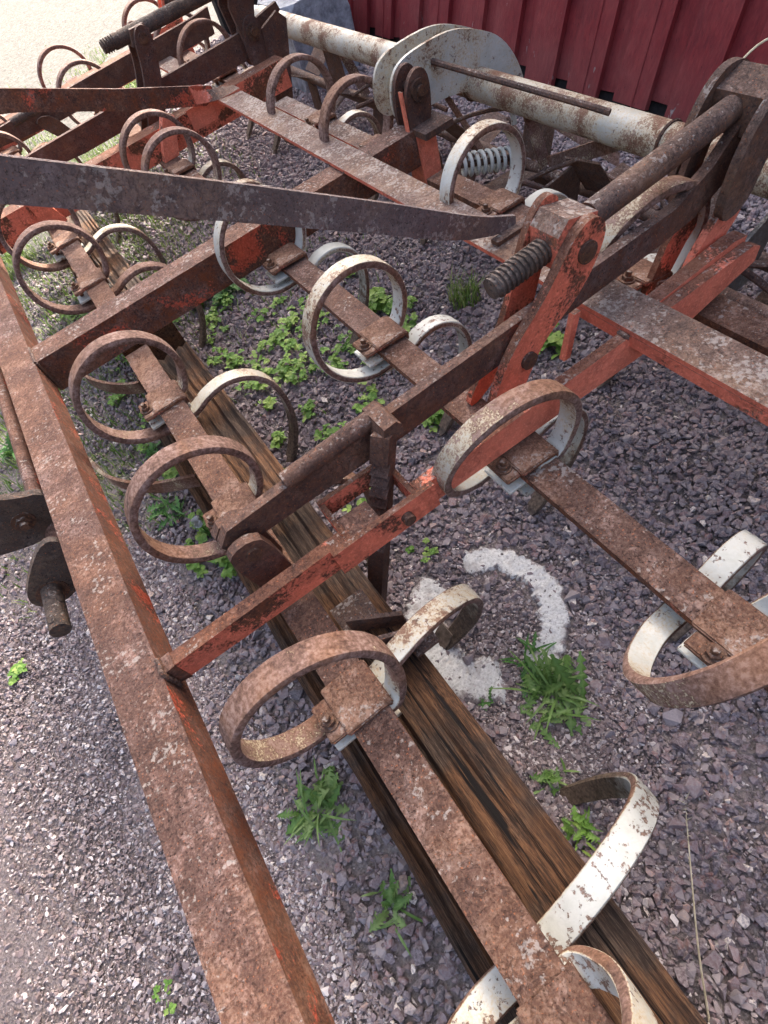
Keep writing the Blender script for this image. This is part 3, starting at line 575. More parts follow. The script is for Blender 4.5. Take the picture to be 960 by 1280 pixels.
# ================================================================== SLEEPERS under the front bar
def sleeper(u0, u1, v0, v1, w0, w1, label, seed):
    t = bmesh.new(); nu, nv = 26, int((v1 - v0) / .02); top = []
    rs = np.random.default_rng(seed); gr = rs.normal(0, 1, nu + 1)
    for i in range(nu + 1):
        row = []
        for j in range(nv + 1):
            u = u0 + (u1 - u0) * i / nu; v = v0 + (v1 - v0) * j / nv
            h = .005 * gr[i] + .014 * (noise.noise(Vector((u * 60, v * 3.2, seed))) - .2) + .006 * noise.noise(Vector((u * 14, v * 5, seed + 5)))
            crack = max(0, noise.noise(Vector((u * 30, v * .9, seed + 9))) - .32) * -.09
            e = min(i, nu - i); edge = -.010 * (1 + noise.noise(Vector((v * 9, seed, 0)))) if e == 0 else (-.003 if e == 1 else 0)
            row.append(t.verts.new(F(u + .004 * noise.noise(Vector((u * 9, v * 7, seed + 2))), v, w1 + h + crack + edge)))
        top.append(row)
    for i in range(nu):
        for j in range(nv): t.faces.new((top[i][j], top[i + 1][j], top[i + 1][j + 1], top[i][j + 1]))
    rim = [top[i][0] for i in range(nu + 1)] + [top[nu][j] for j in range(1, nv + 1)] + [top[i][nv] for i in range(nu - 1, -1, -1)] + [top[0][j] for j in range(nv - 1, 0, -1)]
    low = [t.verts.new((x.co.x + .004 * noise.noise(x.co * 12), x.co.y, w0)) for x in rim]
    for k in range(len(rim)): t.faces.new((rim[k], low[k], low[(k + 1) % len(rim)], rim[(k + 1) % len(rim)]))
    t.faces.new(low)
    o = build('railway_sleeper', t, MT['wood'], None, False, 0); return props(o, label, 'sleeper')
sleeper(.222, .448, -.8, 1.98, -.41, -.225, 'dark weathered wooden sleeper with orange grain directly under the front tine bar', 3)
sleeper(.150, .445, -.8, 2.06, GW + .005, -.425, 'lower dark wooden sleeper beneath the topmost one, its left edge jutting out', 11)
sleeper(.22, .45, 2.22, 3.6, -.43, -.235, 'greyed wooden sleeper behind the middle frame beam, under the farther tine bar', 23)
# ================================================================== GROUND
def sstep(x, a, b): t = np.clip((x - a) / (b - a), 0, 1); return t * t * (3 - 2 * t)
def moss_f(u, v):
    g = np.exp(-(((u - .35) / .75) ** 2 + ((v - 3.7) / 1.15) ** 2)) * 1.0 + np.exp(-(((u + .05) / .28) ** 2 + ((v - 2.0) / .45) ** 2)) * .7 + np.exp(-(((u + .45) / .35) ** 2 + ((v - 2.6) / .7) ** 2)) * .8
    g = g * .62
    return np.clip(g + .6 * np.exp(-(((u - .75) / .5) ** 2 + ((v - 5.2) / .5) ** 2)), 0, 1)
def road_f(u, v):
    e = np.interp(u, [-3, 0, .75, 1.65, 3.02, 6], [2.6, 4.2, 5.03, 6.1, 6.72, 7.2]) + .06 * np.sin(u * 7.1)
    return sstep(v - e, -.06, .12)
def dust_f(u, v):
    return np.clip(1.1 * sstep(-u, -.02, .22) * (1 - .55 * sstep(v, 1.2, 2.2)) + .95 * np.exp(-(((u - .63) / .2) ** 2 + ((v - .24) / .26) ** 2)) + .7 * np.exp(-(((u - .68) / .2) ** 2 + ((v - .55) / .2) ** 2)), 0, 1)
def ground():
    us = np.concatenate([np.linspace(-40, -2, 20), np.linspace(-1.9, 3.6, 180), np.linspace(3.8, 60, 20)]); vs = np.concatenate([np.linspace(-40, -1.2, 14), np.linspace(-1.1, 6.5, 240), np.linspace(6.8, 16, 60), np.linspace(17, 90, 20)])
    U, V = np.meshgrid(us, vs, indexing='ij'); n0, n1 = U.shape
    Wz = np.full(U.shape, GW)
    for i in range(n0):
        for j in range(n1):
            if -2 < us[i] < 3.7 and -1.2 < vs[j] < 6.6: Wz[i, j] += .010 * noise.noise(Vector((us[i] * 4, vs[j] * 4, 0))) + .006 * noise.noise(Vector((us[i] * 17, vs[j] * 17, 3))) - .004
    co = np.stack([U, -V, Wz], -1).reshape(-1, 3); idx = np.arange(n0 * n1).reshape(n0, n1)
    f = np.stack([idx[:-1, :-1], idx[:-1, 1:], idx[1:, 1:], idx[1:, :-1]], -1).reshape(-1, 4)
    me = bpy.data.meshes.new('ground'); me.from_pydata(co.tolist(), [], f.tolist())
    for nm, fn in (('road', road_f), ('moss', moss_f), ('dust', dust_f)):
        a = me.attributes.new(nm, 'FLOAT', 'POINT'); val = fn(U, V); val = val * (1 - road_f(U, V) * .0) if nm == 'moss' else val
        a.data.foreach_set('value', val.reshape(-1).astype(np.float32))
    for p in me.polygons: p.use_smooth = True
    me.materials.append(MT['ground']); o = link('ground', me); o['kind'] = 'structure'; return o
ground()
def hulls(n, k, flatten):
    out = []
    for i in range(n):
        bm = bmesh.new()
        for _ in range(k):
            p = Vector(rng.normal(size=3)).normalized() * rng.uniform(.82, 1.1); bm.verts.new((p.x, p.y, p.z * flatten))
        r = bmesh.ops.convex_hull(bm, input=bm.verts[:]); bmesh.ops.delete(bm, geom=[g for g in r['geom_interior'] if isinstance(g, bmesh.types.BMVert)], context='VERTS')
        bm.verts.index_update(); V = np.array([v.co[:] for v in bm.verts]); Fc = np.array([[v.index for v in f.verts] for f in bm.faces if len(f.verts) == 3]); bm.free(); out.append((V, Fc))
    return out
def scatter(name, pts, size, lib, tone, mat, sink=.25):
    """pts (n,2) u,v ; many small solids in one mesh"""
    Vs, Fs, Ts = [], [], []; off = 0; n = len(pts); which = rng.integers(0, len(lib), n)
    for li, (V, Fc) in enumerate(lib):
        id_ = np.where(which == li)[0]; m = len(id_)
        if m == 0: continue
        s = size[id_][:, None] * rng.uniform(.72, 1.28, (m, 3)) * np.array([1, 1, .9])
        P = V[None] * s[:, None, :]
        a = rng.uniform(0, 2 * np.pi, m); tx = rng.normal(0, .35, m); ty = rng.normal(0, .35, m)
        ca, sa = np.cos(a), np.sin(a); R = np.zeros((m, 3, 3)); R[:, 0, 0] = ca; R[:, 0, 1] = -sa; R[:, 1, 0] = sa; R[:, 1, 1] = ca; R[:, 2, 2] = 1
        X = np.zeros((m, 3, 3)); X[:, 0, 0] = 1; X[:, 1, 1] = np.cos(tx); X[:, 1, 2] = -np.sin(tx); X[:, 2, 1] = np.sin(tx); X[:, 2, 2] = np.cos(tx)
        Yr = np.zeros((m, 3, 3)); Yr[:, 1, 1] = 1; Yr[:, 0, 0] = np.cos(ty); Yr[:, 0, 2] = np.sin(ty); Yr[:, 2, 0] = -np.sin(ty); Yr[:, 2, 2] = np.cos(ty)
        P = np.einsum('mij,mvj->mvi', R @ X @ Yr, P)
        P[:, :, 0] += pts[id_, 0][:, None]; P[:, :, 1] -= pts[id_, 1][:, None]; P[:, :, 2] += (GW + size[id_] * (rng.uniform(-sink, .55, m)))[:, None]
        k = V.shape[0]; Vs.append(P.reshape(-1, 3)); Fs.append((Fc[None] + (off + np.arange(m) * k)[:, None, None]).reshape(-1, 3)); Ts.append(np.repeat(tone[id_], k)); off += m * k
    Vs = np.concatenate(Vs).astype(np.float32); Fs = np.concatenate(Fs).astype(np.int32); Ts = np.concatenate(Ts).astype(np.float32)
    me = bpy.data.meshes.new(name); me.vertices.add(len(Vs)); me.vertices.foreach_set('co', Vs.ravel()); me.loops.add(Fs.size); me.loops.foreach_set('vertex_index', Fs.ravel())
    me.polygons.add(len(Fs)); me.polygons.foreach_set('loop_start', np.arange(0, Fs.size, 3, dtype=np.int32)); me.update(calc_edges=True); me.shade_flat()
    a = me.attributes.new('tone', 'FLOAT', 'POINT'); a.data.foreach_set('value', Ts); me.materials.append(MT[mat]); return link(name, me)
def vnoise(u, v, s, seed=0): return np.array([noise.noise(Vector((a * s, b * s, seed))) for a, b in zip(u, v)])
def bare(u, v):
    """where the grit shows instead of clean stone (0..1)"""
    d = np.exp(-(((u - .63) / .17) ** 2 + ((v - .22) / .22) ** 2)) * 1.05 + np.exp(-(((u - .70) / .17) ** 2 + ((v - .53) / .17) ** 2)) * .75
    d += 1.06 * sstep(-u, .04, .34) * (1 - .5 * sstep(v, .7, 1.7))
    return np.clip(d + .8 * moss_f(u, v), 0, 1)
N = 185000
u = rng.uniform(-1.35, 2.95, N); v = rng.uniform(-.75, 6.7, N)
keep = rng.uniform(size=N) > np.clip(bare(u, v) * 1.15 + .15 * vnoise(u, v, 5, 4), 0, .97); keep &= (road_f(u, v) < .5)
def on_ring(u, v):
    r = np.hypot(u - .667, v - .575); a = np.degrees(np.arctan2(v - .575, u - .667)) % 360
    return ((r > .135) & (r < .240) & ((a < 72) | (a > 272))) | ((r > .105) & (r < .250) & (a > 104) & (a < 242))
keep &= ~(on_ring(u, v) & (rng.uniform(size=N) < .86)); u, v = u[keep], v[keep]
sz = np.clip(rng.lognormal(math.log(.0108), .27, len(u)), .006, .024)
sz *= np.where(u < -.02, .74, 1.)
to = np.clip(rng.beta(1.7, 1.9, len(u)) + np.where(rng.uniform(size=len(u)) < .025, .45, 0) + np.where(u < -.02, .14, 0), 0, 1)
g = scatter('gravel', np.c_[u, v], sz, hulls(30, 11, .92), to, 'gravel'); g['kind'] = 'stuff'; props(g, 'purple-grey crushed stone covering the yard around the harrow', 'gravel')
N = 90000
u = rng.uniform(-1.2, 2.2, N); v = rng.uniform(-.75, 2.6, N); u[:24000] = rng.uniform(.25, 1.0, 24000) * 0 + rng.normal(.62, .22, 24000); v[:24000] = rng.normal(.3, .28, 24000); u[24000:74000] = -.06 - np.abs(rng.normal(.0, .45, 50000)); v[24000:74000] = rng.uniform(-.3, 1.7, 50000)
kk = ~(on_ring(u, v) & (rng.uniform(size=N) < .80)); u, v = u[kk], v[kk]; N = len(u)
to = np.clip(rng.beta(2.4, 1.7, N) + .08, 0, .985)
g = scatter('grit', np.c_[u, v], np.clip(rng.lognormal(math.log(.0042), .42, N), .002, .0105), hulls(14, 9, .8), to, 'grit', .4); g['kind'] = 'stuff'; props(g, 'fine grit and small chippings lying between the larger stones', 'grit')
# ================================================================== CONCRETE RING, half buried
cr = bmesh.new(); le = cr.verts.layers.float.new('edge')
def ringpart(a0, a1, n, seed):
    rows = []
    for i in range(n + 1):
        a = a0 + (a1 - a0) * i / n; row = []
        tip = min(1, min(i, n - i) / 5)
        for k, t in enumerate(np.linspace(0, 1, 13)):
            ri, ro = (.138 if seed < 5 else .105) - .012 * noise.noise(Vector((a * 3, 1, seed))), (.236 if seed < 5 else .25) + .010 * noise.noise(Vector((a * 4, 7, seed)))
            mid = (ri + ro) / 2; r = mid + (ri + (ro - ri) * t - mid) * (.35 + .65 * tip) + .014 * noise.noise(Vector((a * 16, t * 2, seed + 3)))
            h = (.009 if 0 < k < 12 else -.016) + .005 * noise.noise(Vector((a * 18, t * 6, seed))) - (.006 if k in (1, 11) else 0) - .02 * (1 - tip)
            x = cr.verts.new(F(.667 + r * math.cos(a), .575 + r * math.sin(a), GW + h)); x[le] = max(abs(t - .5) * 2, 1 - tip); row.append(x)
        rows.append(row)
    for a, b in zip(rows, rows[1:]):
        for k in range(12): cr.faces.new((a[k], a[k + 1], b[k + 1], b[k]))
ringpart(math.radians(-95), math.radians(76), 90, 1.5); ringpart(math.radians(98), math.radians(250), 90, 8.2)
o = build('concrete_ring', cr, MT['concrete'], None, True, 0); props(o, 'pale concrete ring half buried in the gravel beside the sleeper', 'concrete ring')
# ================================================================== PLANTS
def leaf_blade(bm, ly, base, az, length, width, rise, tone, teeth=0, droop=1.2, fold=.25, n=10):
    """one leaf with a folded midrib; teeth > 0 gives the dandelion saw edge"""
    b = F(*base); ang = rise; p = Vector((0, 0, 0)); swerve = random.uniform(-.9, .9) if teeth else random.uniform(-.3, .3); rows = []; roll = random.uniform(-.5, .5)
    for i in range(n + 1):
        t = i / n; a = az + swerve * t * t; ca, sa = math.cos(a), math.sin(a)
        if teeth:
            wl = width * (math.sin(math.pi * min(1, t * .9 + .06)) ** .7) * (.4 + .75 * t)
            if t < .2: wl *= .2 + t * 4
            wr = wl
            if i % 2: wl *= random.uniform(.18, .45); wr *= random.uniform(.18, .45)
            else: wl *= random.uniform(.7, 1.25); wr *= random.uniform(.7, 1.25)
        else: wl = wr = width * math.sin(math.pi * min(1, t * .97 + .02)) ** .75
        up = Vector((0, 0, 1)); sd = Vector((sa, ca, 0)); c = b + p; back = Vector((ca, -sa, 0)) * (-.25 * max(wl, wr) if teeth and not i % 2 else 0)
        rows.append((bm.verts.new(c + sd * wl / 2 + up * wl * (fold + roll * .5) + back), bm.verts.new(c), bm.verts.new(c - sd * wr / 2 + up * wr * (fold - roll * .5) + back)))
        for k, x in enumerate(rows[-1]):
            x[ly] = min(1, max(0, tone + random.uniform(-.1, .1) + (.3 if k == 1 and teeth else 0)))
            if x.co.z < GW + .004: x.co.z = GW + .004 + random.uniform(0, .003)
        st = length / n; p = p + Vector((ca * math.cos(ang) * st, -sa * math.cos(ang) * st, math.sin(ang) * st)); ang -= droop / n * random.uniform(.4, 1.6)
    for a, c in zip(rows, rows[1:]):
        bm.faces.new((a[0], a[1], c[1], c[0])); bm.faces.new((a[1], a[2], c[2], c[1]))
def finish(bm, name, mat, parent=None):
    me = bpy.data.meshes.new(name); bm.to_mesh(me); bm.free(); me.materials.append(MT[mat])
    for p in me.polygons: p.use_smooth = True
    return link(name, me, parent)
def dandelion(u, v, n, L, Wd, label, mat='leaf', spread=(0, 2 * math.pi), group=None, w=GW):
    bm = bmesh.new(); ly = bm.verts.layers.float.new('tone')
    crowns = [(u + random.gauss(0, L * .16), v + random.gauss(0, L * .16), random.uniform(0, 6.28), random.uniform(.55, 1.)) for _ in range(max(2, n // 6))]
    for i in range(int(n * 1.25)):
        cu, cv, dr, cs = random.choice(crowns); az = dr + random.gauss(0, 1.25)
        leaf_blade(bm, ly, (cu + random.gauss(0, .008), cv + random.gauss(0, .008), w), az, L * cs * random.uniform(.3, 1.1), Wd * cs * random.uniform(.7, 1.35), random.uniform(.1, 1.3), random.uniform(.1, 1.), 1, random.uniform(.4, 2.2), random.uniform(.05, .4), random.choice((12, 14, 18)))
    for i in range(n // 2):                                            # stray blades and thin stalks
        az = random.uniform(*spread); leaf_blade(bm, ly, (u + random.gauss(0, .02), v + random.gauss(0, .02), w), az, L * random.uniform(.5, 1.05), .006, random.uniform(.3, 1.2), random.uniform(.5, 1), 0, random.uniform(.5, 1.6), .1, 8)
    o = finish(bm, 'dandelion_plant', mat); props(o, label, 'weed', group); return o
def leafy(bm, ly, u, v, h, s, w=GW, lean=.02):
    k = random.choice((3, 3, 4, 5)); a0 = random.uniform(0, 6.28); tu, tv = u + random.uniform(-lean, lean), v + random.uniform(-lean, lean)
    for sgn in (-1, 1):
        pass
    a = bm.verts.new(F(u - .001, v, w)); b = bm.verts.new(F(u + .001, v, w)); c = bm.verts.new(F(tu, tv, w + h))
    for x in (a, b, c): x[ly] = .5
    bm.faces.new((a, b, c)); tone = random.uniform(.1, 1)
    for i in range(k): leaf_blade(bm, ly, (tu, tv, w + h), a0 + i * 6.283 / k, s * random.uniform(.8, 1.15), s * random.uniform(.72, .95), random.uniform(.05, .45), tone, 0, .7, .14, 5)
def clump(u, v, r, n, hmax, s, label, mat='lime', name='weed_plant', lobes=None):
    bm = bmesh.new(); ly = bm.verts.layers.float.new('tone')
    for _ in range(n):
        q = r * math.sqrt(random.random()); a = random.uniform(0, 6.28); leafy(bm, ly, u + q * math.cos(a), v + q * math.sin(a), hmax * random.uniform(.3, 1) * (1 - .5 * q / r), s * random.uniform(.6, 1.2))
    o = finish(bm, name, mat); props(o, label, 'weed'); return o
def grass(u, v, r, n, h, label, name='grass_tuft', mat='grass', kind=None, mask=None):
    bm = bmesh.new(); ly = bm.verts.layers.float.new('tone')
    for _ in range(n):
        if mask: uu, vv = mask()
        else: q = r * math.sqrt(random.random()); a = random.uniform(0, 6.28); uu, vv = u + q * math.cos(a), v + q * math.sin(a)
        L = h * random.uniform(.5, 1.2); az = random.uniform(0, 6.28); wd = random.uniform(.0022, .0045); tone = random.uniform(.1, 1); ln = random.uniform(.15, .8)
        p = F(uu, vv, GW); out = Vector((math.cos(az), math.sin(az), 0)); sd = Vector((-math.sin(az), math.cos(az), 0)); pr = None
        for i in range(4):
            t = i / 3; c = p + out * (ln * L * t * t) + Vector((0, 0, L * t * (1 - .35 * ln * t))); ww = wd * (1 - t * .92)
            r_ = (bm.verts.new(c + sd * ww), bm.verts.new(c - sd * ww))
            for x in r_: x[ly] = tone
            if pr: bm.faces.new((pr[0], pr[1], r_[1], r_[0]))
            pr = r_
    o = finish(bm, name, mat); props(o, label, 'grass', None, kind); return o
dandelion(.655, .30, 44, .175, .046, 'biggest dandelion plant, sprawling on bare grit below the concrete ring', 'leaf')
dandelion(-.005, .44, 30, .150, .056, 'broad pale green dandelion between the front beam and the sleepers', 'leaf')
dandelion(.045, .16, 14, .085, .030, 'small dandelion rosette at the lower end of the sleeper gap', 'leaf')
dandelion(.50, .03, 14, .085, .034, 'lime-green weed close beside the curled tine tip next to the sleeper', 'lime')
dandelion(.53, .15, 12, .06, .026, 'little weed at the sleeper edge just above the curled tine tip', 'leaf')
dandelion(.69, .40, 18, .10, .022, 'feathery weed growing inside the lower gap of the concrete ring', 'deep')
dandelion(.515, .40, 7, .06, .016, 'thin weed sprig between the sleeper and the concrete ring', 'deep')
clump(.655, .865, .028, 9, .03, .016, 'tiny lime seedling just above the concrete ring')
clump(-.66, 1.42, .035, 10, .03, .018, 'lone small weed on the pale gravel left of the front beam')
clump(-.50, .33, .02, 7, .02, .012, 'tiniest seedling on the dusty gravel at the lower left edge')
dandelion(.02, 1.66, 18, .12, .032, 'grey-green weed under the second coiled tine, behind the front beam', 'deep')
dandelion(.10, 2.02, 14, .12, .034, 'leafy weed beneath the first coiled tine near the frame beam', 'deep')
dandelion(-.45, 2.55, 16, .16, .05, 'bushy weed outside the front beam beside the hitch rod', 'deep')
clump(1.52, 1.27, .07, 22, .09, .04, 'weed with broad lobed leaves behind the tall red pivot arms', 'lime')
clump(.74, 2.82, .17, 90, .10, .035, 'dark green leafy bush in the corner under the cream tine and frame beam', 'deep')
clump(1.18, 1.98, .10, 45, .09, .036, 'bright leafy weed behind the larger cream tine', 'lime')
grass(1.5, 1.72, .07, 120, .12, 'tuft of grass blades between the threaded screw and the cream tine')
grass(1.86, .62, .05, 30, .10, 'thin grass sprig at the right-hand edge near the roller')
clump(1.86, .60, .07, 14, .04, .026, 'low weed under the rear tine bar at the right-hand edge', 'deep')
# low leafy carpet among the stones, and mown-looking grass: nobody could count these
bm = bmesh.new(); ly = bm.verts.layers.float.new('tone')
cent = [(rng.normal(.82, .26), rng.normal(1.95, .35), rng.uniform(.02, .07), int(rng.integers(4, 16))) for _ in range(60)]
cent += [(rng.uniform(.02, .17), rng.uniform(1.2, 2.3), rng.uniform(.015, .05), int(rng.integers(4, 12))) for _ in range(16)] + [(rng.uniform(.0, .2), rng.uniform(2.4, 3.6), rng.uniform(.02, .06), int(rng.integers(5, 14))) for _ in range(14)]
for cu, cv, r, n in cent:
    if .18 < cu < .47: continue
    for _ in range(n):
        q = r * math.sqrt(random.random()); a = random.uniform(0, 6.28); leafy(bm, ly, cu + q * math.cos(a), cv + q * math.sin(a), random.uniform(.01, .05), random.uniform(.012, .026))
o = finish(bm, 'ground_cover', 'lime'); props(o, 'scattered lime-green ground cover among the stones under the tine bars and along the sleepers', 'ground cover', None, 'stuff')
def gmask():
    while True:
        a, b = random.uniform(-1.2, 1.5), random.uniform(1.6, 6.0)
        if random.random() < float(moss_f(np.array(a), np.array(b))) and (a < .1 or a > .47 or b > 2.2): return a, b
grass(0, 0, 0, 9000, .055, 'short patchy grass around the far left end of the harrow', 'grass', 'grass', 'stuff', gmask)
def rmask():
    while True:
        a = random.uniform(-.6, 1.6); b = float(np.interp(a, [-3, 0, .75, 1.65, 3.02], [2.6, 4.2, 5.03, 6.1, 6.72])) + abs(random.gauss(.1, .9)) + .05
        if noise.noise(Vector((a * 2, b * 1.2, 9))) > -.05: return a, b
grass(0, 0, 0, 6000, .05, 'sunlit grass verge along the edge of the pale road', 'verge', 'grass', 'stuff', rmask)
# seed stalks, straw and a dandelion clock
sk = B(); tube(sk, [tuple(p) for p in smooth_path([(.47, -.33, GW), (.535, -.235, GW + .06), (.62, -.13, GW + .12), (.68, -.06, GW + .15)], 4)], .0024, 6, .4)
for i in range(14):
    t = i / 13; b = Vector((.62, -.13, GW + .12)).lerp(Vector((.70, -.04, GW + .16)), t); tube(sk, [tuple(b), tuple(b + Vector((random.uniform(-.015, .015), random.uniform(-.01, .02), random.uniform(-.005, .015))))], .0012, 4, .3)
o = build('grass_stalk', sk, MT['straw'], None, False, 0); props(o, 'dry seeded grass stalk standing on the gravel at the lower right', 'grass stalk')
dk = thing('dandelion_clock', F(.11, 1.42, GW), 'white dandelion seed head beside the second coiled tine', 'weed')
q = B(); tube(q, [(0, 0, 0), (.006, .004, .05), (.004, .008, .10)], .0022, 6); build('stem', q, MT['leaf'], dk, False, 0)
q = bmesh.new()
for i in range(260):
    d = Vector(rng.normal(size=3)).normalized(); c = F(.004, .008, .115); s = d.orthogonal() * .0011; a = [q.verts.new(c + d * .006 - s), q.verts.new(c + d * .006 + s), q.verts.new(c + d * .021 + s * 2.2), q.verts.new(c + d * .021 - s * 2.2)]; q.faces.new(a)
build('seed_head', q, MT['fluff'], dk, False, 0)
for i, (uu, vv, a, L, lab) in enumerate([(1.55, 1.06, .8, .07, 'pale straw bit on dark gravel by the tall pivot arms'), (1.29, .86, 2.2, .06, 'short pale straw on the gravel right of the coiled tine with white band'), (.60, 1.0, .4, .09, 'thin pale straw on the gravel near the ratchet post')]):
    o = build('straw', tube(B(), [(uu, vv, GW + .016), (uu + L * .5 * math.cos(a), vv + L * .5 * math.sin(a), GW + .022), (uu + L * math.cos(a), vv + L * math.sin(a) + .006, GW + .016)], .0016, 5), MT['straw'], None, False, 0); props(o, lab, 'straw')
# loose cord hanging on the rear mast
o = build('cord', tube(B(), [tuple(p) for p in smooth_path([(1.70, .91, .19), (1.715, .90, .235), (1.75, .905, .275), (1.83, .90, .30), (1.90, .86, .295), (1.885, .82, .22), (1.80, .80, .16), (1.72, .79, .16)], 5)], .0024, 6), MT['straw'], None, True, 0); props(o, 'thin pale cord looped over the rear mast of the harrow', 'cord')
# ================================================================== BARN
GB = Vector((2.88, 0, GW + .05)); UPB = Vector((ST, 0, CT)); INB = Vector((CT, 0, -ST))   # plumb wall standing on the slope
def W3(d, v, h): p = GB + UPB * h + INB * d; return Vector((p.x, -v, p.z))
def wbox(bm, d, v, h): hexa(bm, [W3(d[a], v[b], h[c]) for c in (0, 1) for a, b in ((0, 0), (1, 0), (1, 1), (0, 1))])
barn = thing('barn', W3(0, 0, 0) * 0, 'dark red timber barn with peeling vertical boards along the yard', 'barn')
VC = 4.86; HB = 5.2
bw = bmesh.new(); low = bw.verts.layers.float.new('low'); v = -9.0; i = 0
def board(d0, d1, v0, v1, h0, h1):
    n0 = len(bw.verts); js = random.uniform(-.012, .012); pts = []
    for h in (h0 + js, h0 + .3, h0 + .8, h1):
        pts.append([bw.verts.new(W3(d0, v0, h)), bw.verts.new(W3(d0, v1, h + (random.uniform(-.012, .012) if h < h0 + .1 else 0))), bw.verts.new(W3(d1, v1, h)), bw.verts.new(W3(d1, v0, h))])
        for x in pts[-1]: x[low] = max(0., 1 - (h - h0) / .55)
    for a, b in zip(pts, pts[1:]):
        for k in range(4): bw.faces.new((a[k], a[(k + 1) % 4], b[(k + 1) % 4], b[k]))
    bw.faces.new(pts[0][::-1]); bw.faces.new(pts[-1])
v = VC - .10
while v > -9:
    wR = random.uniform(.185, .215); gap = random.uniform(.10, .125)
    board(-.030, -.002, v - wR, v, 0, HB); board(.0, .022, v - wR - gap - .02, v - wR + .02, .035, HB)
    if random.random() < .6:                                     # board split down the middle
        m = v - wR * random.uniform(.4, .6); board(-.0335, -.0305, m - .004, m + .0, .0, HB)
    v -= wR + gap
build('cladding', bw, MT['barn'], barn, False, 0)
q = bmesh.new(); low = q.verts.layers.float.new('low'); wbox(q, (-.045, .06), (VC - .095, VC + .03), (-.03, HB)); build('corner_board', q, MT['barn'], barn, False, .004)
q = B(); wbox(q, (.024, .12), (-9, VC), (-1.2, HB)); build('plinth', q, MT['void'], barn, False, 0)
q = B(); wbox(q, (.9, 1.0), (VC, 6.9), (-1.2, HB)); wbox(q, (.9, 4.5), (6.9, 7.0), (-1.2, HB)); build('recessed_wall', q, MT['void'], barn, False, 0)
q = B(); hexa(q, [W3(-.35, -9.3, HB - .05), W3(-.35, 7.2, HB - .05), W3(3.2, 7.2, HB + 2.6), W3(3.2, -9.3, HB + 2.6), W3(-.35, -9.3, HB + .05), W3(-.35, 7.2, HB + .05), W3(3.2, 7.2, HB + 2.7), W3(3.2, -9.3, HB + 2.7)]); build('roof', q, MT['rooftin'], barn, False, 0)
# things standing at the barn corner
def rock(name, c, s, seed, label, cat, sub=3):
    bm = bmesh.new(); bmesh.ops.create_icosphere(bm, subdivisions=sub, radius=1)
    for x in bm.verts:
        n = x.co.normalized(); d = 1 + .35 * noise.noise(n * 1.3 + Vector((seed, 0, 0))) + .12 * noise.noise(n * 4 + Vector((seed, 5, 0)))
        q = Vector((max(-.62, min(.66, n.x * d)), max(-.7, min(.62, n.y * d)), max(-.5, min(.60, n.z * d)))); x.co = Vector((q.x * s[0], q.y * s[1], q.z * s[2])) + c
    o = build(name, bm, MT['rock'], None, False, 0); props(o, label, cat); return o
rock('boulder', F(2.40, 4.62, GW + .20), (.36, .50, .46), 4.3, 'angular blue-grey boulder between the cream pipe and the barn corner', 'boulder')
rock('boulder', F(2.66, 4.98, GW + .15), (.24, .28, .36), 14.3, 'grey boulder right beside the red barn corner', 'boulder')
tub = thing('plastic_tub', F(3.15, 5.25, GW), 'glossy black plastic tub standing by the barn corner', 'tub')
q = B(); cyl(q, (0, 0, .0), (0, 0, .62), .24, 28, .30); cyl(q, (0, 0, .60), (0, 0, .66), .33, 28); build('body', q, MT['bin'], tub, True, .01)
for k in range(5):
    a = 2.2 + k * .5; q = B(); bar(q, (.275 * math.cos(a), .275 * math.sin(a), .08), (.315 * math.cos(a), .315 * math.sin(a), .58), (.02 * -math.sin(a), .02 * math.cos(a), 0), (.02 * math.cos(a), .02 * math.sin(a), 0)); build('rib', q, MT['pale'] if k in (1, 3) else MT['bin'], tub, False, .003)  # two pale ribs paint the gloss highlights on the black tub
q = B(); cyl(q, (2.55, 5.45, GW + .62), (2.95, 5.75, GW + .56), .16, 28); o = build('drum', q, MT['lever'], None, True, .02); props(o, 'small dark rusty drum lying behind the boulder', 'drum')
pal = thing('stacked_slats', F(2.78, 6.2, GW), 'pale grey chipped slats stacked in the shade behind the drum', 'slats')
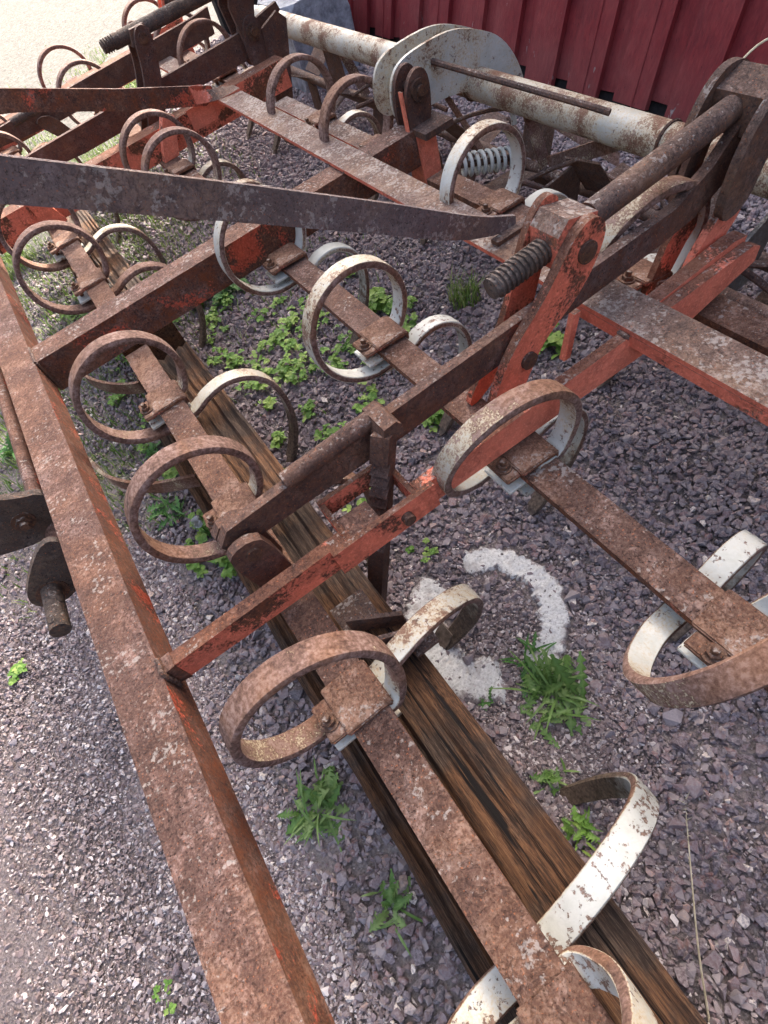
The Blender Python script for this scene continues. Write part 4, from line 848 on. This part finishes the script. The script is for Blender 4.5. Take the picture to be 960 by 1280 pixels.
for k in range(9):
    q = B(); bar(q, (-.30 + k * .085, -.45, .36 + .004 * k), (-.24 + k * .085, .25, .44 + .003 * k), (.05, 0, 0), (0, 0, .03)); build('slat', q, MT['pale'], pal, False, .004)
for vv in (-.35, .15): q = B(); box(q, (-.36, .46), (vv - .04, vv + .04), (0., .36)); build('bearer', q, MT['void'], pal, False, .004)
# ================================================================== place the yard in the world
for o in ROOTS: o.matrix_world = YARD @ o.matrix_basis
# ------------------------------------------------------------------ camera
R = [[-0.83979497, -0.36985491, -0.39743144], [-0.54160136, 0.62141543, 0.56613677], [0.03758156, 0.69068822, -0.72217547]]
cam = bpy.data.objects.new('camera', bpy.data.cameras.new('camera')); COL.objects.link(cam); SC.camera = cam
cam.data.sensor_fit = 'VERTICAL'; cam.data.sensor_height = 36; cam.data.lens = 36 * 711 / 1280; cam.data.clip_start = .02; cam.data.clip_end = 500
cam.matrix_world = Matrix(((R[0][0], R[0][1], -R[0][2], 0), (R[1][0], R[1][1], -R[1][2], 0), (R[2][0], R[2][1], -R[2][2], 1.5), (0, 0, 0, 1)))
# ------------------------------------------------------------------ light
sd = UV * .655 + VV * .49 + WV * .574; sd.normalize()          # towards the sun, behind the barn
sun = bpy.data.objects.new('sun', bpy.data.lights.new('sun', 'SUN')); COL.objects.link(sun); sun.data.energy = 2.2; sun.data.angle = math.radians(.5); sun.data.color = (1, .95, .88)
sun.rotation_euler = sd.to_track_quat('Z', 'Y').to_euler()
wd = bpy.data.worlds.new('World'); SC.world = wd; wd.use_nodes = True; nt_ = wd.node_tree; bg = nt_.nodes['Background']
sky = nt_.nodes.new('ShaderNodeTexSky'); sky.sky_type = 'NISHITA'; sky.sun_disc = False; sky.sun_elevation = math.asin(sd.z); sky.sun_rotation = math.atan2(sd.x, sd.y); sky.dust_density = 9.; sky.air_density = .6; sky.ozone_density = 0.
nt_.links.new(sky.outputs[0], bg.inputs[0]); bg.inputs[1].default_value = .15
SC.view_settings.view_transform = 'Standard'; SC.view_settings.look = 'None'; SC.view_settings.exposure = 2.6; SC.view_settings.gamma = 1
SC.render.engine = 'CYCLES'; SC.cycles.max_bounces = 6; SC.cycles.use_denoising = True
